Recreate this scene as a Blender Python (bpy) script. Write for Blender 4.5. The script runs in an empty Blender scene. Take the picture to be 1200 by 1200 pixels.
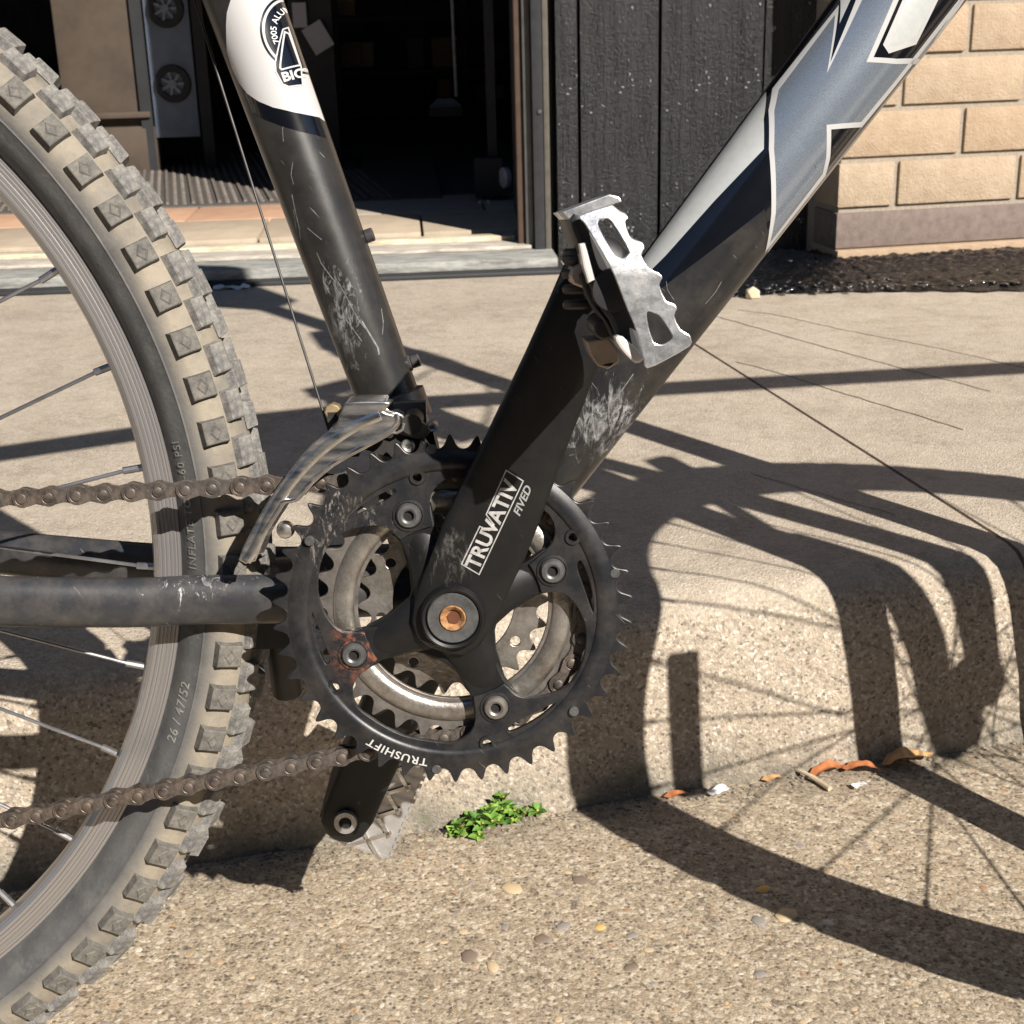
import bpy, bmesh, math, random
from mathutils import Vector, Matrix, noise
random.seed(7)
S = bpy.context.scene
# ------------------------------------------------------------------ camera
def cam_axes(yaw, pitch, roll):
    f = Vector((math.sin(yaw)*math.cos(pitch), math.cos(yaw)*math.cos(pitch), -math.sin(pitch)))
    r = Vector((math.cos(yaw), -math.sin(yaw), 0)); d = f.cross(r)
    c, s = math.cos(roll), math.sin(roll)
    return r*c + d*s, d*c - r*s, f
cam = bpy.data.objects.new('camera', bpy.data.cameras.new('camera'))
S.collection.objects.link(cam); S.camera = cam
r_, d_, f_ = cam_axes(0.0204, 0.3405, 0.0278)
cam.matrix_world = Matrix(((r_.x, -d_.x, -f_.x, 0.0169), (r_.y, -d_.y, -f_.y, -0.6428), (r_.z, -d_.z, -f_.z, 0.5779), (0, 0, 0, 1)))
cam.data.sensor_width = 36; cam.data.lens = 1666.4/1200*36
cam.data.clip_start = 0.01; cam.data.clip_end = 400
cam.data.dof.use_dof = True; cam.data.dof.focus_distance = 0.70; cam.data.dof.aperture_fstop = 40
# ------------------------------------------------------------------ light
SUN = Vector((0.7684, -1.1452, 1.0)).normalized()      # towards the sun
w = bpy.data.worlds.new('World'); S.world = w; w.use_nodes = True
wn = w.node_tree.nodes; wl = w.node_tree.links
sky = wn.new('ShaderNodeTexSky'); sky.sky_type = 'NISHITA'; sky.sun_disc = False
sky.dust_density = 0.2; sky.ozone_density = 2.5; sky.air_density = 0.9
sky.sun_elevation = math.asin(SUN.z); sky.sun_rotation = math.atan2(SUN.x, SUN.y)
wl.new(sky.outputs[0], wn['Background'].inputs[0]); wn['Background'].inputs[1].default_value = 0.05
sl = bpy.data.lights.new('sun', 'SUN'); sl.energy = 5.0; sl.angle = math.radians(0.5); sl.color = (1, 0.935, 0.85)
so = bpy.data.objects.new('sun', sl); S.collection.objects.link(so); so.location = (1.5, -2.5, 3)
so.rotation_mode = 'QUATERNION'; so.rotation_quaternion = SUN.to_track_quat('Z', 'Y')
S.view_settings.view_transform = 'Standard'; S.view_settings.look = 'None'; S.view_settings.gamma = 1
S.view_settings.use_curve_mapping = False; S.view_settings.exposure = 0.66
# ------------------------------------------------------------------ tables: outlines in the bicycle's own plane, mm forward / mm up
T = {'win_right': [[47.3, 308.3], [54.4, 307.0], [60.0, 300.4], [63.4, 291.7], [63.8, 283.1], [62.0, 273.5], [57.7, 265.0], [52.3, 259.7], [43.9, 256.8], [33.4, 256.1], [27.3, 259.0], [23.3, 266.3], [20.5, 274.0], [18.6, 280.5], [19.4, 288.0], [22.2, 295.4], [28.6, 302.6], [38.0, 306.6]],
     'win_low': [[-37.7, 275.3], [-33.0, 278.2], [-27.6, 280.1], [-21.7, 281.2], [-8.7, 276.4], [-0.6, 270.5], [3.3, 265.1], [7.2, 256.2], [9.0, 249.6], [7.9, 241.7], [3.5, 236.6], [-2.9, 234.2], [-15.4, 236.0], [-25.7, 238.6], [-33.1, 242.4], [-41.1, 248.0], [-47.9, 254.0], [-50.1, 260.2], [-49.4, 265.8], [-45.8, 270.9], [-39.8, 275.0]],
     'cage': [[-91.9, 329.8], [-87.1, 340.8], [-78.3, 353.6], [-75.7, 356.8], [-70.8, 359.5], [-63.9, 367.0], [-53.1, 375.5], [-40.0, 382.3], [-28.6, 388.0], [-22.2, 390.5], [-20.7, 393.7], [-21.5, 396.1], [-25.0, 397.4], [-28.1, 398.7], [-25.2, 402.2], [-27.9, 403.3], [-43.7, 403.6], [-47.4, 400.2], [-49.7, 394.7], [-51.4, 392.3], [-62.1, 384.7], [-73.2, 372.2], [-83.5, 359.5], [-92.5, 345.1], [-99.9, 330.5]],
     'cage_blue': [[-48.2, 396.5], [-47.2, 400.0], [-31.1, 399.9], [-29.7, 396.4]],
     'white_low': [[-92.1, 590.0], [-95.3, 582.7], [-96.3, 577.3], [-97.4, 566.3], [-95.7, 558.6], [-92.8, 551.8], [-88.7, 546.4], [-83.3, 542.5], [-76.4, 539.4], [-66.6, 536.9], [-61.0, 535.8], [-56.0, 534.9], [-50.4, 530.4], [-47.1, 591.5]],
     'gloss_low': [[-91.5, 550.5], [-88.7, 546.4], [-83.3, 542.5], [-76.4, 539.4], [-66.6, 536.9], [-61.0, 535.8], [-56.0, 534.9], [-53.2, 525.2], [-56.8, 526.3], [-65.1, 528.2], [-72.9, 530.7], [-81.1, 534.2], [-87.0, 537.8]],
     'badge_c': [[-61.1, 574.4]],
     'badge_r': [[-81.0, 572.7]],
     'tri_out': [[-70.6, 575.1], [-68.5, 576.3], [-63.5, 558.6], [-62.8, 549.7], [-68.8, 548.7], [-71.4, 549.8], [-74.2, 555.7], [-74.3, 559.6]],
     'tri_in': [[-69.9, 574.0], [-68.2, 573.4], [-63.8, 559.0], [-71.5, 556.5], [-72.2, 557.2], [-72.0, 559.6]],
     'bicy': [[-71.8, 550.2], [-62.1, 553.0]],
     'wedge': [[160.3, 541.0], [156.9, 527.4], [155.8, 513.3], [132.9, 490.2], [109.2, 464.6], [101.8, 457.4], [91.5, 452.4], [92.2, 464.7], [120.2, 505.2], [153.8, 544.7]],
     'navy': [[273.3, 651.2], [202.9, 606.4], [153.8, 552.7], [120.2, 509.3], [77.2, 456.8], [84.5, 440.3], [106.3, 449.3], [129.7, 466.1], [156.1, 485.4], [161.4, 462.6], [229.5, 530.6], [305.0, 626.9]],
     'silver': [[192.2, 576.7], [163.6, 541.4], [160.5, 531.2], [159.2, 513.1], [160.6, 483.3], [159.6, 467.0], [186.6, 500.8], [187.3, 508.6], [186.2, 522.5], [204.0, 523.8], [220.7, 543.1], [240.3, 567.4], [271.3, 605.6], [228.3, 601.3], [216.6, 578.9], [204.8, 552.5], [218.4, 551.8], [235.2, 552.9], [255.8, 586.9], [239.7, 600.7], [210.6, 595.5], [201.1, 580.2], [186.0, 549.4]],
     'shard': [[194.4, 581.7], [200.3, 589.2], [202.0, 588.7], [192.2, 569.9]],
     'glyph': [[220.5, 578.7], [232.0, 597.2], [244.0, 596.9], [227.5, 560.2], [214.3, 556.2], [211.9, 559.2]],
     'scr0': [[-70.3, 499.1], [-69.3, 491.1], [-67.9, 482.9], [-68.0, 477.2]],
     'scr1': [[-70.1, 491.9], [-69.7, 483.0], [-69.4, 478.1]],
     'scr2': [[-63.8, 483.2], [-60.6, 480.3], [-57.1, 477.4]],
     'scr3': [[-60.0, 471.3], [-58.2, 466.4], [-54.4, 460.6], [-52.0, 457.3]],
     'scr4': [[-39.8, 437.9], [-35.3, 429.4], [-32.6, 424.3], [-32.3, 421.0]],
     'scr5': [[-30.4, 443.1], [-29.7, 436.4], [-30.3, 430.7]],
     'scr6': [[-71.5, 533.8], [-72.6, 529.2], [-72.6, 523.7]],
     'scr7': [[-48.1, 439.8], [-44.2, 433.9], [-40.3, 428.0]],
     'scr8': [[-68.7, 514.1], [-70.0, 508.2], [-69.1, 503.8]],
     'scr9': [[-50.4, 457.2], [-45.9, 448.0], [-42.2, 439.7], [-38.3, 434.1]],
     'dscr0': [[92.0, 408.4], [86.9, 401.4], [80.5, 392.8]],
     'dscr1': [[74.0, 383.6], [83.6, 385.0], [95.8, 379.4]],
     'dscr2': [[79.6, 395.4], [79.2, 388.5], [80.1, 382.2]],
     'dscr3': [[135.5, 451.6], [132.7, 446.7], [127.7, 441.1]],
     'dscr4': [[112.2, 443.4], [109.1, 448.4], [108.8, 452.5]],
     'dscr5': [[90.9, 370.3], [85.2, 365.2], [78.1, 361.5]],
     'dscr6': [[183.0, 505.5], [181.6, 505.1], [180.8, 504.7]],
     'dt_scuff': [[65.3, 370.3], [74.2, 395.4]],
     'seat_scuff': [[-55.3, 453.2], [-46.0, 432.2], [-38.7, 411.0]],
     'tru_box': [[21.2, 345.1], [17.6, 350.4], [27.4, 371.5], [35.1, 366.2], [13.3, 320.8], [5.2, 326.2], [14.4, 344.7], [18.8, 342.5]],
     'tru_txt': [[14.0, 324.1], [32.4, 364.5], [8.2, 326.7]],
     'fived': [[31.4, 349.6], [37.7, 363.7]],
     'p_plate': [[56.0, 484.5], [67.1, 487.7], [68.7, 487.7], [71.2, 485.7], [73.3, 484.7], [74.1, 482.9], [72.9, 481.7], [74.2, 476.7], [76.1, 475.1], [78.9, 474.0], [79.6, 471.8], [78.5, 469.1], [81.0, 464.6], [84.8, 462.6], [86.1, 460.7], [84.9, 458.2], [87.3, 452.4], [90.2, 451.1], [91.5, 449.2], [90.4, 446.6], [92.7, 441.5], [95.9, 439.5], [96.8, 437.5], [96.2, 435.0], [87.1, 430.1], [80.0, 427.2], [78.7, 430.4], [76.6, 440.1], [72.5, 450.4], [68.2, 461.9], [64.6, 469.5], [57.8, 481.5]],
     'p_slot1': [[62.9, 482.0], [65.1, 482.8], [67.9, 481.8], [73.5, 471.7], [73.1, 469.5], [71.5, 468.5], [69.0, 469.4], [67.4, 471.3], [63.5, 478.9]],
     'p_slot2': [[80.2, 448.2], [82.8, 447.8], [85.3, 446.2], [89.4, 439.7], [89.1, 437.8], [85.9, 436.0], [83.0, 436.7], [82.0, 438.6], [80.8, 442.5]],
     'p_top': [[50.0, 486.0], [68.1, 492.0], [71.8, 490.9], [72.8, 489.2], [59.7, 485.1], [52.9, 483.0]],
     'p_body': [[52.6, 482.9], [57.9, 484.6], [67.4, 467.7], [72.4, 455.9], [78.8, 438.7], [81.0, 428.7], [75.4, 430.3], [69.5, 439.0], [67.0, 445.0], [61.2, 453.7], [56.9, 468.1], [55.1, 474.6]],
     'p_cap': [[68.8, 456.5]],
     'p_capr': [[60.4, 456.8]],
     'p_ref1': [[55.7, 474.0], [58.3, 474.6], [61.6, 460.4], [58.9, 459.2], [57.1, 465.6]],
     'p_ref2': [[68.5, 438.8], [71.7, 439.0], [78.8, 431.9], [79.8, 430.6], [77.5, 428.7], [74.8, 429.7], [70.3, 434.8]],
     'p_brk': [[60.5, 434.5], [70.2, 435.5], [73.7, 429.1], [73.7, 425.5], [69.3, 422.8], [65.0, 424.3], [62.2, 428.7]],
     'p_nut': [[53.1, 473.9], [52.9, 465.5], [57.2, 461.8], [66.1, 440.7]],
     'p_arm': [[56.2, 461.8], [57.9, 462.4], [61.1, 455.6], [63.0, 450.2], [66.3, 445.4], [71.0, 437.8], [68.9, 436.6], [65.6, 444.1], [61.6, 448.9], [59.0, 453.7]],
     'axle': [[69.6, 459.3]],
     'bosses': [[-36.5, 478.2], [-16.5, 415.6]],
     'wheel': [[-126.8, 430.4], [-119.3, 409.0], [-114.0, 385.7], [-116.0, 460.3], [-106.9, 438.8]],
     'txt': [[-137.3, 391.7], [-134.4, 324.9], [-143.4, 262.8], [-154.6, 231.2]],
     'cable': [[-114.0, 592.2], [-58.1, 386.8]],
     'farped': [[-49.4, 153.9], [-37.3, 156.2], [-40.5, 142.4], [-36.9, 128.2], [-44.3, 117.3], [-62.9, 115.2]]}
# ------------------------------------------------------------------ helpers
mm = 0.001
PI = math.pi
LEAN = 0.1401
def col(c): return (c[0], c[1], c[2], 1) if len(c) == 3 else c
class NT:
    def __init__(s, name):
        s.m = bpy.data.materials.new(name); s.m.use_nodes = True
        s.t = s.m.node_tree; s.n = s.t.nodes; s.b = s.n['Principled BSDF']
        s.tc = s.n.new('ShaderNodeTexCoord'); s.co = s.tc.outputs['Object']
    def link(s, a, b): s.t.links.new(a, b)
    def val(s, sock, v):
        if isinstance(v, bpy.types.NodeSocket): s.link(v, sock)
        else: sock.default_value = v
    def noise(s, scale, detail=4, rough=0.6, dist=0.0, co=None):
        n = s.n.new('ShaderNodeTexNoise'); s.link(co or s.co, n.inputs['Vector'])
        n.inputs['Scale'].default_value = scale; n.inputs['Detail'].default_value = detail
        n.inputs['Roughness'].default_value = rough; n.inputs['Distortion'].default_value = dist
        return n.outputs['Fac']
    def voro(s, scale, feature='F1', co=None, rnd=1.0):
        n = s.n.new('ShaderNodeTexVoronoi'); s.link(co or s.co, n.inputs['Vector']); n.feature = feature
        n.inputs['Scale'].default_value = scale; n.inputs['Randomness'].default_value = rnd
        return n
    def ramp(s, fac, stops, interp='LINEAR'):
        n = s.n.new('ShaderNodeValToRGB'); n.color_ramp.interpolation = interp
        e = n.color_ramp.elements
        while len(e) < len(stops): e.new(0.5)
        for i, (p, c) in enumerate(stops):
            e[i].position = p; e[i].color = col(c) if isinstance(c, (tuple, list)) else (c, c, c, 1)
        s.link(fac, n.inputs[0]); return n.outputs[0]
    def math(s, op, a, b=0.0, c=None, clamp=False):
        n = s.n.new('ShaderNodeMath'); n.operation = op; n.use_clamp = clamp
        s.val(n.inputs[0], a); s.val(n.inputs[1], b)
        if c is not None: s.val(n.inputs[2], c)
        return n.outputs[0]
    def mix(s, fac, a, b, mode='MIX'):
        n = s.n.new('ShaderNodeMix'); n.data_type = 'RGBA'; n.blend_type = mode
        s.val(n.inputs[0], fac); s.val(n.inputs[6], col(a) if isinstance(a, (tuple, list)) else a)
        s.val(n.inputs[7], col(b) if isinstance(b, (tuple, list)) else b); return n.outputs[2]
    def mapping(s, scale=(1, 1, 1), rot=(0, 0, 0), loc=(0, 0, 0)):
        n = s.n.new('ShaderNodeMapping'); s.link(s.co, n.inputs[0])
        n.inputs['Scale'].default_value = scale; n.inputs['Rotation'].default_value = rot; n.inputs['Location'].default_value = loc
        return n.outputs[0]
    def near(s, p, r0, r1, sq=(1, 1, 1)):
        "1 inside radius r0 of point p, 0 beyond r1 (metres)"
        n = s.mapping(scale=sq, loc=tuple(-a*b for a, b in zip(p, sq)))
        l = s.n.new('ShaderNodeVectorMath'); l.operation = 'LENGTH'; s.link(n, l.inputs[0])
        m = s.n.new('ShaderNodeMapRange'); s.link(l.outputs['Value'], m.inputs[0])
        m.inputs[1].default_value = r0; m.inputs[2].default_value = r1; m.inputs[3].default_value = 1; m.inputs[4].default_value = 0
        return m.outputs[0]
    def bump(s, h, dist, strength=1.0, prev=None):
        n = s.n.new('ShaderNodeBump'); n.inputs['Distance'].default_value = dist; n.inputs['Strength'].default_value = strength
        s.link(h, n.inputs['Height'])
        if prev is not None: s.link(prev, n.inputs['Normal'])
        return n.outputs[0]
    def out(s, color, rough=0.5, metal=0.0, normal=None, coat=0.0, spec=0.5, alpha=None):
        s.val(s.b.inputs['Base Color'], col(color) if isinstance(color, (tuple, list)) else color)
        s.val(s.b.inputs['Roughness'], rough); s.val(s.b.inputs['Metallic'], metal)
        s.b.inputs['Coat Weight'].default_value = coat; s.b.inputs['Coat Roughness'].default_value = 0.08
        s.b.inputs['Specular IOR Level'].default_value = spec
        if normal is not None: s.link(normal, s.b.inputs['Normal'])
        return s.m
def simple(name, c, rough=0.5, metal=0.0, coat=0, var=0.25, vs=60, bumpd=0.0, spec=0.5):
    t = NT(name); n = t.noise(vs, 6, 0.65)
    cc = t.mix(t.ramp(n, [(0.3, 0), (0.7, 1)]), tuple(x*(1-var) for x in c), tuple(min(1, x*(1+var)) for x in c))
    rr = t.math('ADD', t.math('MULTIPLY', t.noise(vs*2.3, 4), 0.2), rough-0.1)
    nb = t.bump(t.noise(vs*8, 4), bumpd) if bumpd else None
    return t.out(cc, rr, metal, nb, coat, spec)
# ---- ground
def mat_aggregate(name, base, dark, light, scale=230, big=True, bumpd=0.0012):
    t = NT(name)
    wob = t.n.new('ShaderNodeTexNoise'); wob.inputs['Scale'].default_value = 160; wob.inputs['Detail'].default_value = 3; t.link(t.co, wob.inputs['Vector'])
    a = t.n.new('ShaderNodeVectorMath'); a.operation = 'MULTIPLY_ADD'; t.link(wob.outputs['Color'], a.inputs[0]); a.inputs[1].default_value = (0.006,)*3; t.link(t.co, a.inputs[2])
    co = a.outputs[0]
    v = t.voro(scale, co=co); sep = t.n.new('ShaderNodeSeparateColor'); t.link(v.outputs['Color'], sep.inputs[0])
    c1 = t.ramp(sep.outputs[0], [(0.0, dark), (0.13, tuple(x*0.62 for x in base)), (0.3, tuple(x*0.9 for x in base)), (0.62, base), (0.86, light), (0.97, tuple(min(.8, x*1.15) for x in light)), (1.0, (0.55, 0.33, 0.16))])
    v2 = t.voro(scale*2.7, co=co); sep2 = t.n.new('ShaderNodeSeparateColor'); t.link(v2.outputs['Color'], sep2.inputs[0])
    c2 = t.ramp(sep2.outputs[1], [(0.0, tuple(x*0.8 for x in dark)), (0.2, tuple(x*0.6 for x in base)), (0.6, base), (1.0, light)])
    c = t.mix(0.5, c1, c2)
    h = t.math('MULTIPLY', v.outputs['Distance'], scale*0.004)
    hh = t.math('SUBTRACT', 1.0, v.outputs['Distance'])
    hh2 = t.math('SUBTRACT', 1.0, v2.outputs['Distance'])
    height = t.math('ADD', hh, t.math('MULTIPLY', hh2, 0.4))
    # edges between grains: mortar in the joints
    e = t.voro(scale, 'DISTANCE_TO_EDGE', co=co)
    c = t.mix(t.ramp(e.outputs['Distance'], [(0.0, 0.55), (0.10, 0.0)]), c, tuple(x*0.6 for x in base))
    if big:
        b = t.voro(70, co=co); sb = t.n.new('ShaderNodeSeparateColor'); t.link(b.outputs['Color'], sb.inputs[0])
        sel = t.math('MULTIPLY', t.ramp(sb.outputs[2], [(0.66, 0), (0.68, 1)]), t.ramp(b.outputs['Distance'], [(0.28, 1), (0.36, 0)]))
        cb = t.ramp(sb.outputs[0], [(0.0, (0.13, 0.10, 0.08)), (0.25, (0.24, 0.2, 0.17)), (0.5, (0.42, 0.36, 0.29)), (0.75, (0.36, 0.31, 0.28)), (0.9, (0.5, 0.42, 0.33)), (1, (0.44, 0.28, 0.15))])
        c = t.mix(t.math('MULTIPLY', sel, 0.8), c, cb)
        height = t.math('ADD', height, t.math('MULTIPLY', sel, 0.5))
    big_n = t.noise(7, 6, 0.7); c = t.mix(0.6, c, t.ramp(big_n, [(0.25, (0.72, 0.70, 0.68)), (0.5, (1, 1, 1)), (0.8, (1.08, 1.03, 0.97))]), 'MULTIPLY')
    mid_n = t.noise(40, 5, 0.7); c = t.mix(0.6, c, t.ramp(mid_n, [(0.3, (0.78, 0.76, 0.74)), (0.55, (1, 1, 1))]), 'MULTIPLY')
    return t, c, height
t, c, h = mat_aggregate('street_aggregate', (0.42, 0.340, 0.243), (0.10, 0.078, 0.06), (0.60, 0.525, 0.41))
sp = t.voro(300); ss = t.n.new('ShaderNodeSeparateColor'); t.link(sp.outputs['Color'], ss.inputs[0])
spk = t.math('MULTIPLY', t.ramp(ss.outputs[1], [(0.74, 0), (0.76, 1)]), t.ramp(sp.outputs['Distance'], [(0.25, 1), (0.5, 0)]))
c = t.mix(t.math('MULTIPLY', spk, 0.85), c, (0.10, 0.08, 0.062))
sp2 = t.voro(210); s2 = t.n.new('ShaderNodeSeparateColor'); t.link(sp2.outputs['Color'], s2.inputs[0])
c = t.mix(t.math('MULTIPLY', t.math('MULTIPLY', t.ramp(s2.outputs[2], [(0.93, 0), (0.95, 1)]), t.ramp(sp2.outputs['Distance'], [(0.2, 1), (0.42, 0)])), 0.6), c, (0.66, 0.60, 0.50))
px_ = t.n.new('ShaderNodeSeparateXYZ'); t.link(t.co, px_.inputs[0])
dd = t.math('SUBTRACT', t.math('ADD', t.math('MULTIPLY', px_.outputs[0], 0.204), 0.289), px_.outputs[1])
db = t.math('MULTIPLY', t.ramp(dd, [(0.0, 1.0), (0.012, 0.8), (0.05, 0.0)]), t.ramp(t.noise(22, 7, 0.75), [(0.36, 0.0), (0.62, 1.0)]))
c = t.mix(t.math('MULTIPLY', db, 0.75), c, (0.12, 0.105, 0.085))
STREET = t.out(c, 0.85, 0, t.bump(h, 0.0008, 0.7), spec=0.3)
t, c, h = mat_aggregate('sidewalk_concrete', (0.50, 0.43, 0.345), (0.27, 0.22, 0.17), (0.62, 0.555, 0.46), scale=420, big=False)
pz = t.n.new('ShaderNodeSeparateXYZ'); t.link(t.co, pz.inputs[0])
smooth = t.ramp(pz.outputs[2], [(0.128, 0), (0.149, 1)])                       # the face and nose are worn down to the aggregate, the top is trowelled
ta = t.voro(430); sa = t.n.new('ShaderNodeSeparateColor'); t.link(ta.outputs['Color'], sa.inputs[0])
face = t.mix(0.72, c, t.ramp(sa.outputs[0], [(0, (0.07, 0.06, 0.05)), (0.10, (0.22, 0.185, 0.15)), (0.3, (0.34, 0.285, 0.22)), (0.8, (0.44, 0.37, 0.285)), (0.93, (0.56, 0.50, 0.42)), (1, (0.62, 0.58, 0.52))]))
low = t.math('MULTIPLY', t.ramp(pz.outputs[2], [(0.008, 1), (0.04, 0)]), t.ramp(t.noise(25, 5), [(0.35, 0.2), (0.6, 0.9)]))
c = t.mix(smooth, face, t.mix(t.ramp(t.noise(16, 7, 0.75), [(0.35, 0.0), (0.62, 0.5)]), c, (0.56, 0.485, 0.395)))
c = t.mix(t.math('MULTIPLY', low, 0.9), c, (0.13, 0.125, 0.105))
moss = t.math('MULTIPLY', low, t.ramp(t.noise(60, 4), [(0.55, 0), (0.68, 1)])); c = t.mix(t.math('MULTIPLY', moss, 0.5), c, (0.10, 0.13, 0.05))
st = t.mix(1.0, c, t.ramp(t.noise(5, 8, 0.75), [(0.3, (0.80, 0.78, 0.76)), (0.55, (1, 1, 1))]), 'MULTIPLY')
pits = t.ramp(t.voro(110).outputs['Distance'], [(0.05, 0.0), (0.12, 1.0)])
SIDE = t.out(st, 0.85, 0, t.bump(t.math('ADD', h, t.math('MULTIPLY', pits, 0.5)), 0.0012, 0.7), spec=0.3)
LINEBROWN = simple('joint_line_brown', (0.09, 0.075, 0.06), 0.95, vs=150)
# ---- bicycle paint and metals
def paint(name, base, rough, scuffs=(), coat=0.0, dust=0.25, scuffcol=(0.42, 0.42, 0.42), dustcol=(0.20, 0.17, 0.14), ns=160, flat=0.0, metal=0.0, rust=(), srot=0.0, spec=0.5):
    t = NT(name)
    n1 = t.noise(ns, 8, 0.7); n2 = t.noise(22, 6, 0.7)
    c = t.mix(t.ramp(n2, [(0.3, 0), (0.75, 1)]), tuple(x*0.8 for x in base), tuple(x*1.25 for x in base))
    d = t.math('MULTIPLY', t.ramp(t.noise(55, 7, 0.75), [(0.42, 0), (0.72, 1)]), dust)
    c = t.mix(d, c, dustcol)
    # fine scratches everywhere: stretched noise, thin bright lines
    m = t.mapping(scale=(1, 1, 1), rot=(0.3, 0.7, 0.2))
    sc = t.n.new('ShaderNodeTexNoise'); mp = t.n.new('ShaderNodeMapping'); mp.inputs['Scale'].default_value = (900, 60, 60); t.link(m, mp.inputs[0]); t.link(mp.outputs[0], sc.inputs['Vector']); sc.inputs['Scale'].default_value = 1; sc.inputs['Detail'].default_value = 2
    scr = t.ramp(sc.outputs['Fac'], [(0.735, 0), (0.76, 1)])
    fac = t.math('MULTIPLY', scr, 0.5)
    for (p, r0, r1, sq, thr) in scuffs:
        reg = t.near(p, r0, r1, sq)
        mq = t.mapping(scale=(230, 230, 85), rot=(0, srot, 0)); nq = t.n.new('ShaderNodeTexNoise'); t.link(mq, nq.inputs['Vector']); nq.inputs['Scale'].default_value = 1; nq.inputs['Detail'].default_value = 9; nq.inputs['Roughness'].default_value = 0.78; nq.inputs['Distortion'].default_value = 0.9
        n1 = nq.outputs['Fac']
        a = t.math('ADD', n1, t.math('MULTIPLY', reg, 0.42))
        b = t.math('MULTIPLY', t.ramp(a, [(thr-0.03, 0), (thr+0.10, 1)]), t.ramp(reg, [(0.0, 0), (0.15, 1)]))
        fac = t.math('MAXIMUM', fac, t.math('MULTIPLY', b, t.ramp(t.noise(95, 4), [(0.4, 0.35), (0.6, 1.0)])))
    c = t.mix(fac, c, scuffcol)
    for (p, r0, r1) in rust:
        reg = t.near(p, r0, r1); a = t.math('MULTIPLY', reg, t.ramp(t.noise(190, 6, 0.7), [(0.48, 0), (0.62, 0.9)]))
        c = t.mix(a, c, (0.24, 0.085, 0.05)); fac = t.math('MAXIMUM', fac, a)
    rr = t.math('ADD', t.math('MULTIPLY', t.noise(90, 5), 0.18), rough-0.09)
    rr = t.math('ADD', rr, t.math('MULTIPLY', fac, 0.2), clamp=True)
    return t.out(c, rr, metal, t.bump(n1, 0.00012, 0.5), coat, spec)
# ------------------------------------------------------------------ mesh helpers
COL = S.collection
def fin(name, me, mat, parent=None, ang=38, link=True):
    me.validate(); me.name = name
    for p in me.polygons: p.use_smooth = True
    me.set_sharp_from_angle(angle=math.radians(ang))
    me.materials.clear()
    for m in (mat if isinstance(mat, (list, tuple)) else [mat]): me.materials.append(m)
    o = bpy.data.objects.new(name, me)
    if link: COL.objects.link(o)
    if parent is not None: o.parent = parent
    return o
def tag(o, label=None, cat=None, group=None, kind=None):
    for k, v in (('label', label), ('category', cat), ('group', group), ('kind', kind)):
        if v: o[k] = v
    return o
def empty(name, parent=None, loc=(0, 0, 0), rot=(0, 0, 0)):
    o = bpy.data.objects.new(name, None); COL.objects.link(o); o.location = loc; o.rotation_euler = rot; o.empty_display_size = 0.05
    if parent is not None: o.parent = parent
    return o
def me_from(v, f, name='mesh'):
    me = bpy.data.meshes.new(name); me.from_pydata([tuple(p) for p in v], [], f); me.update(); return me
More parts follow.
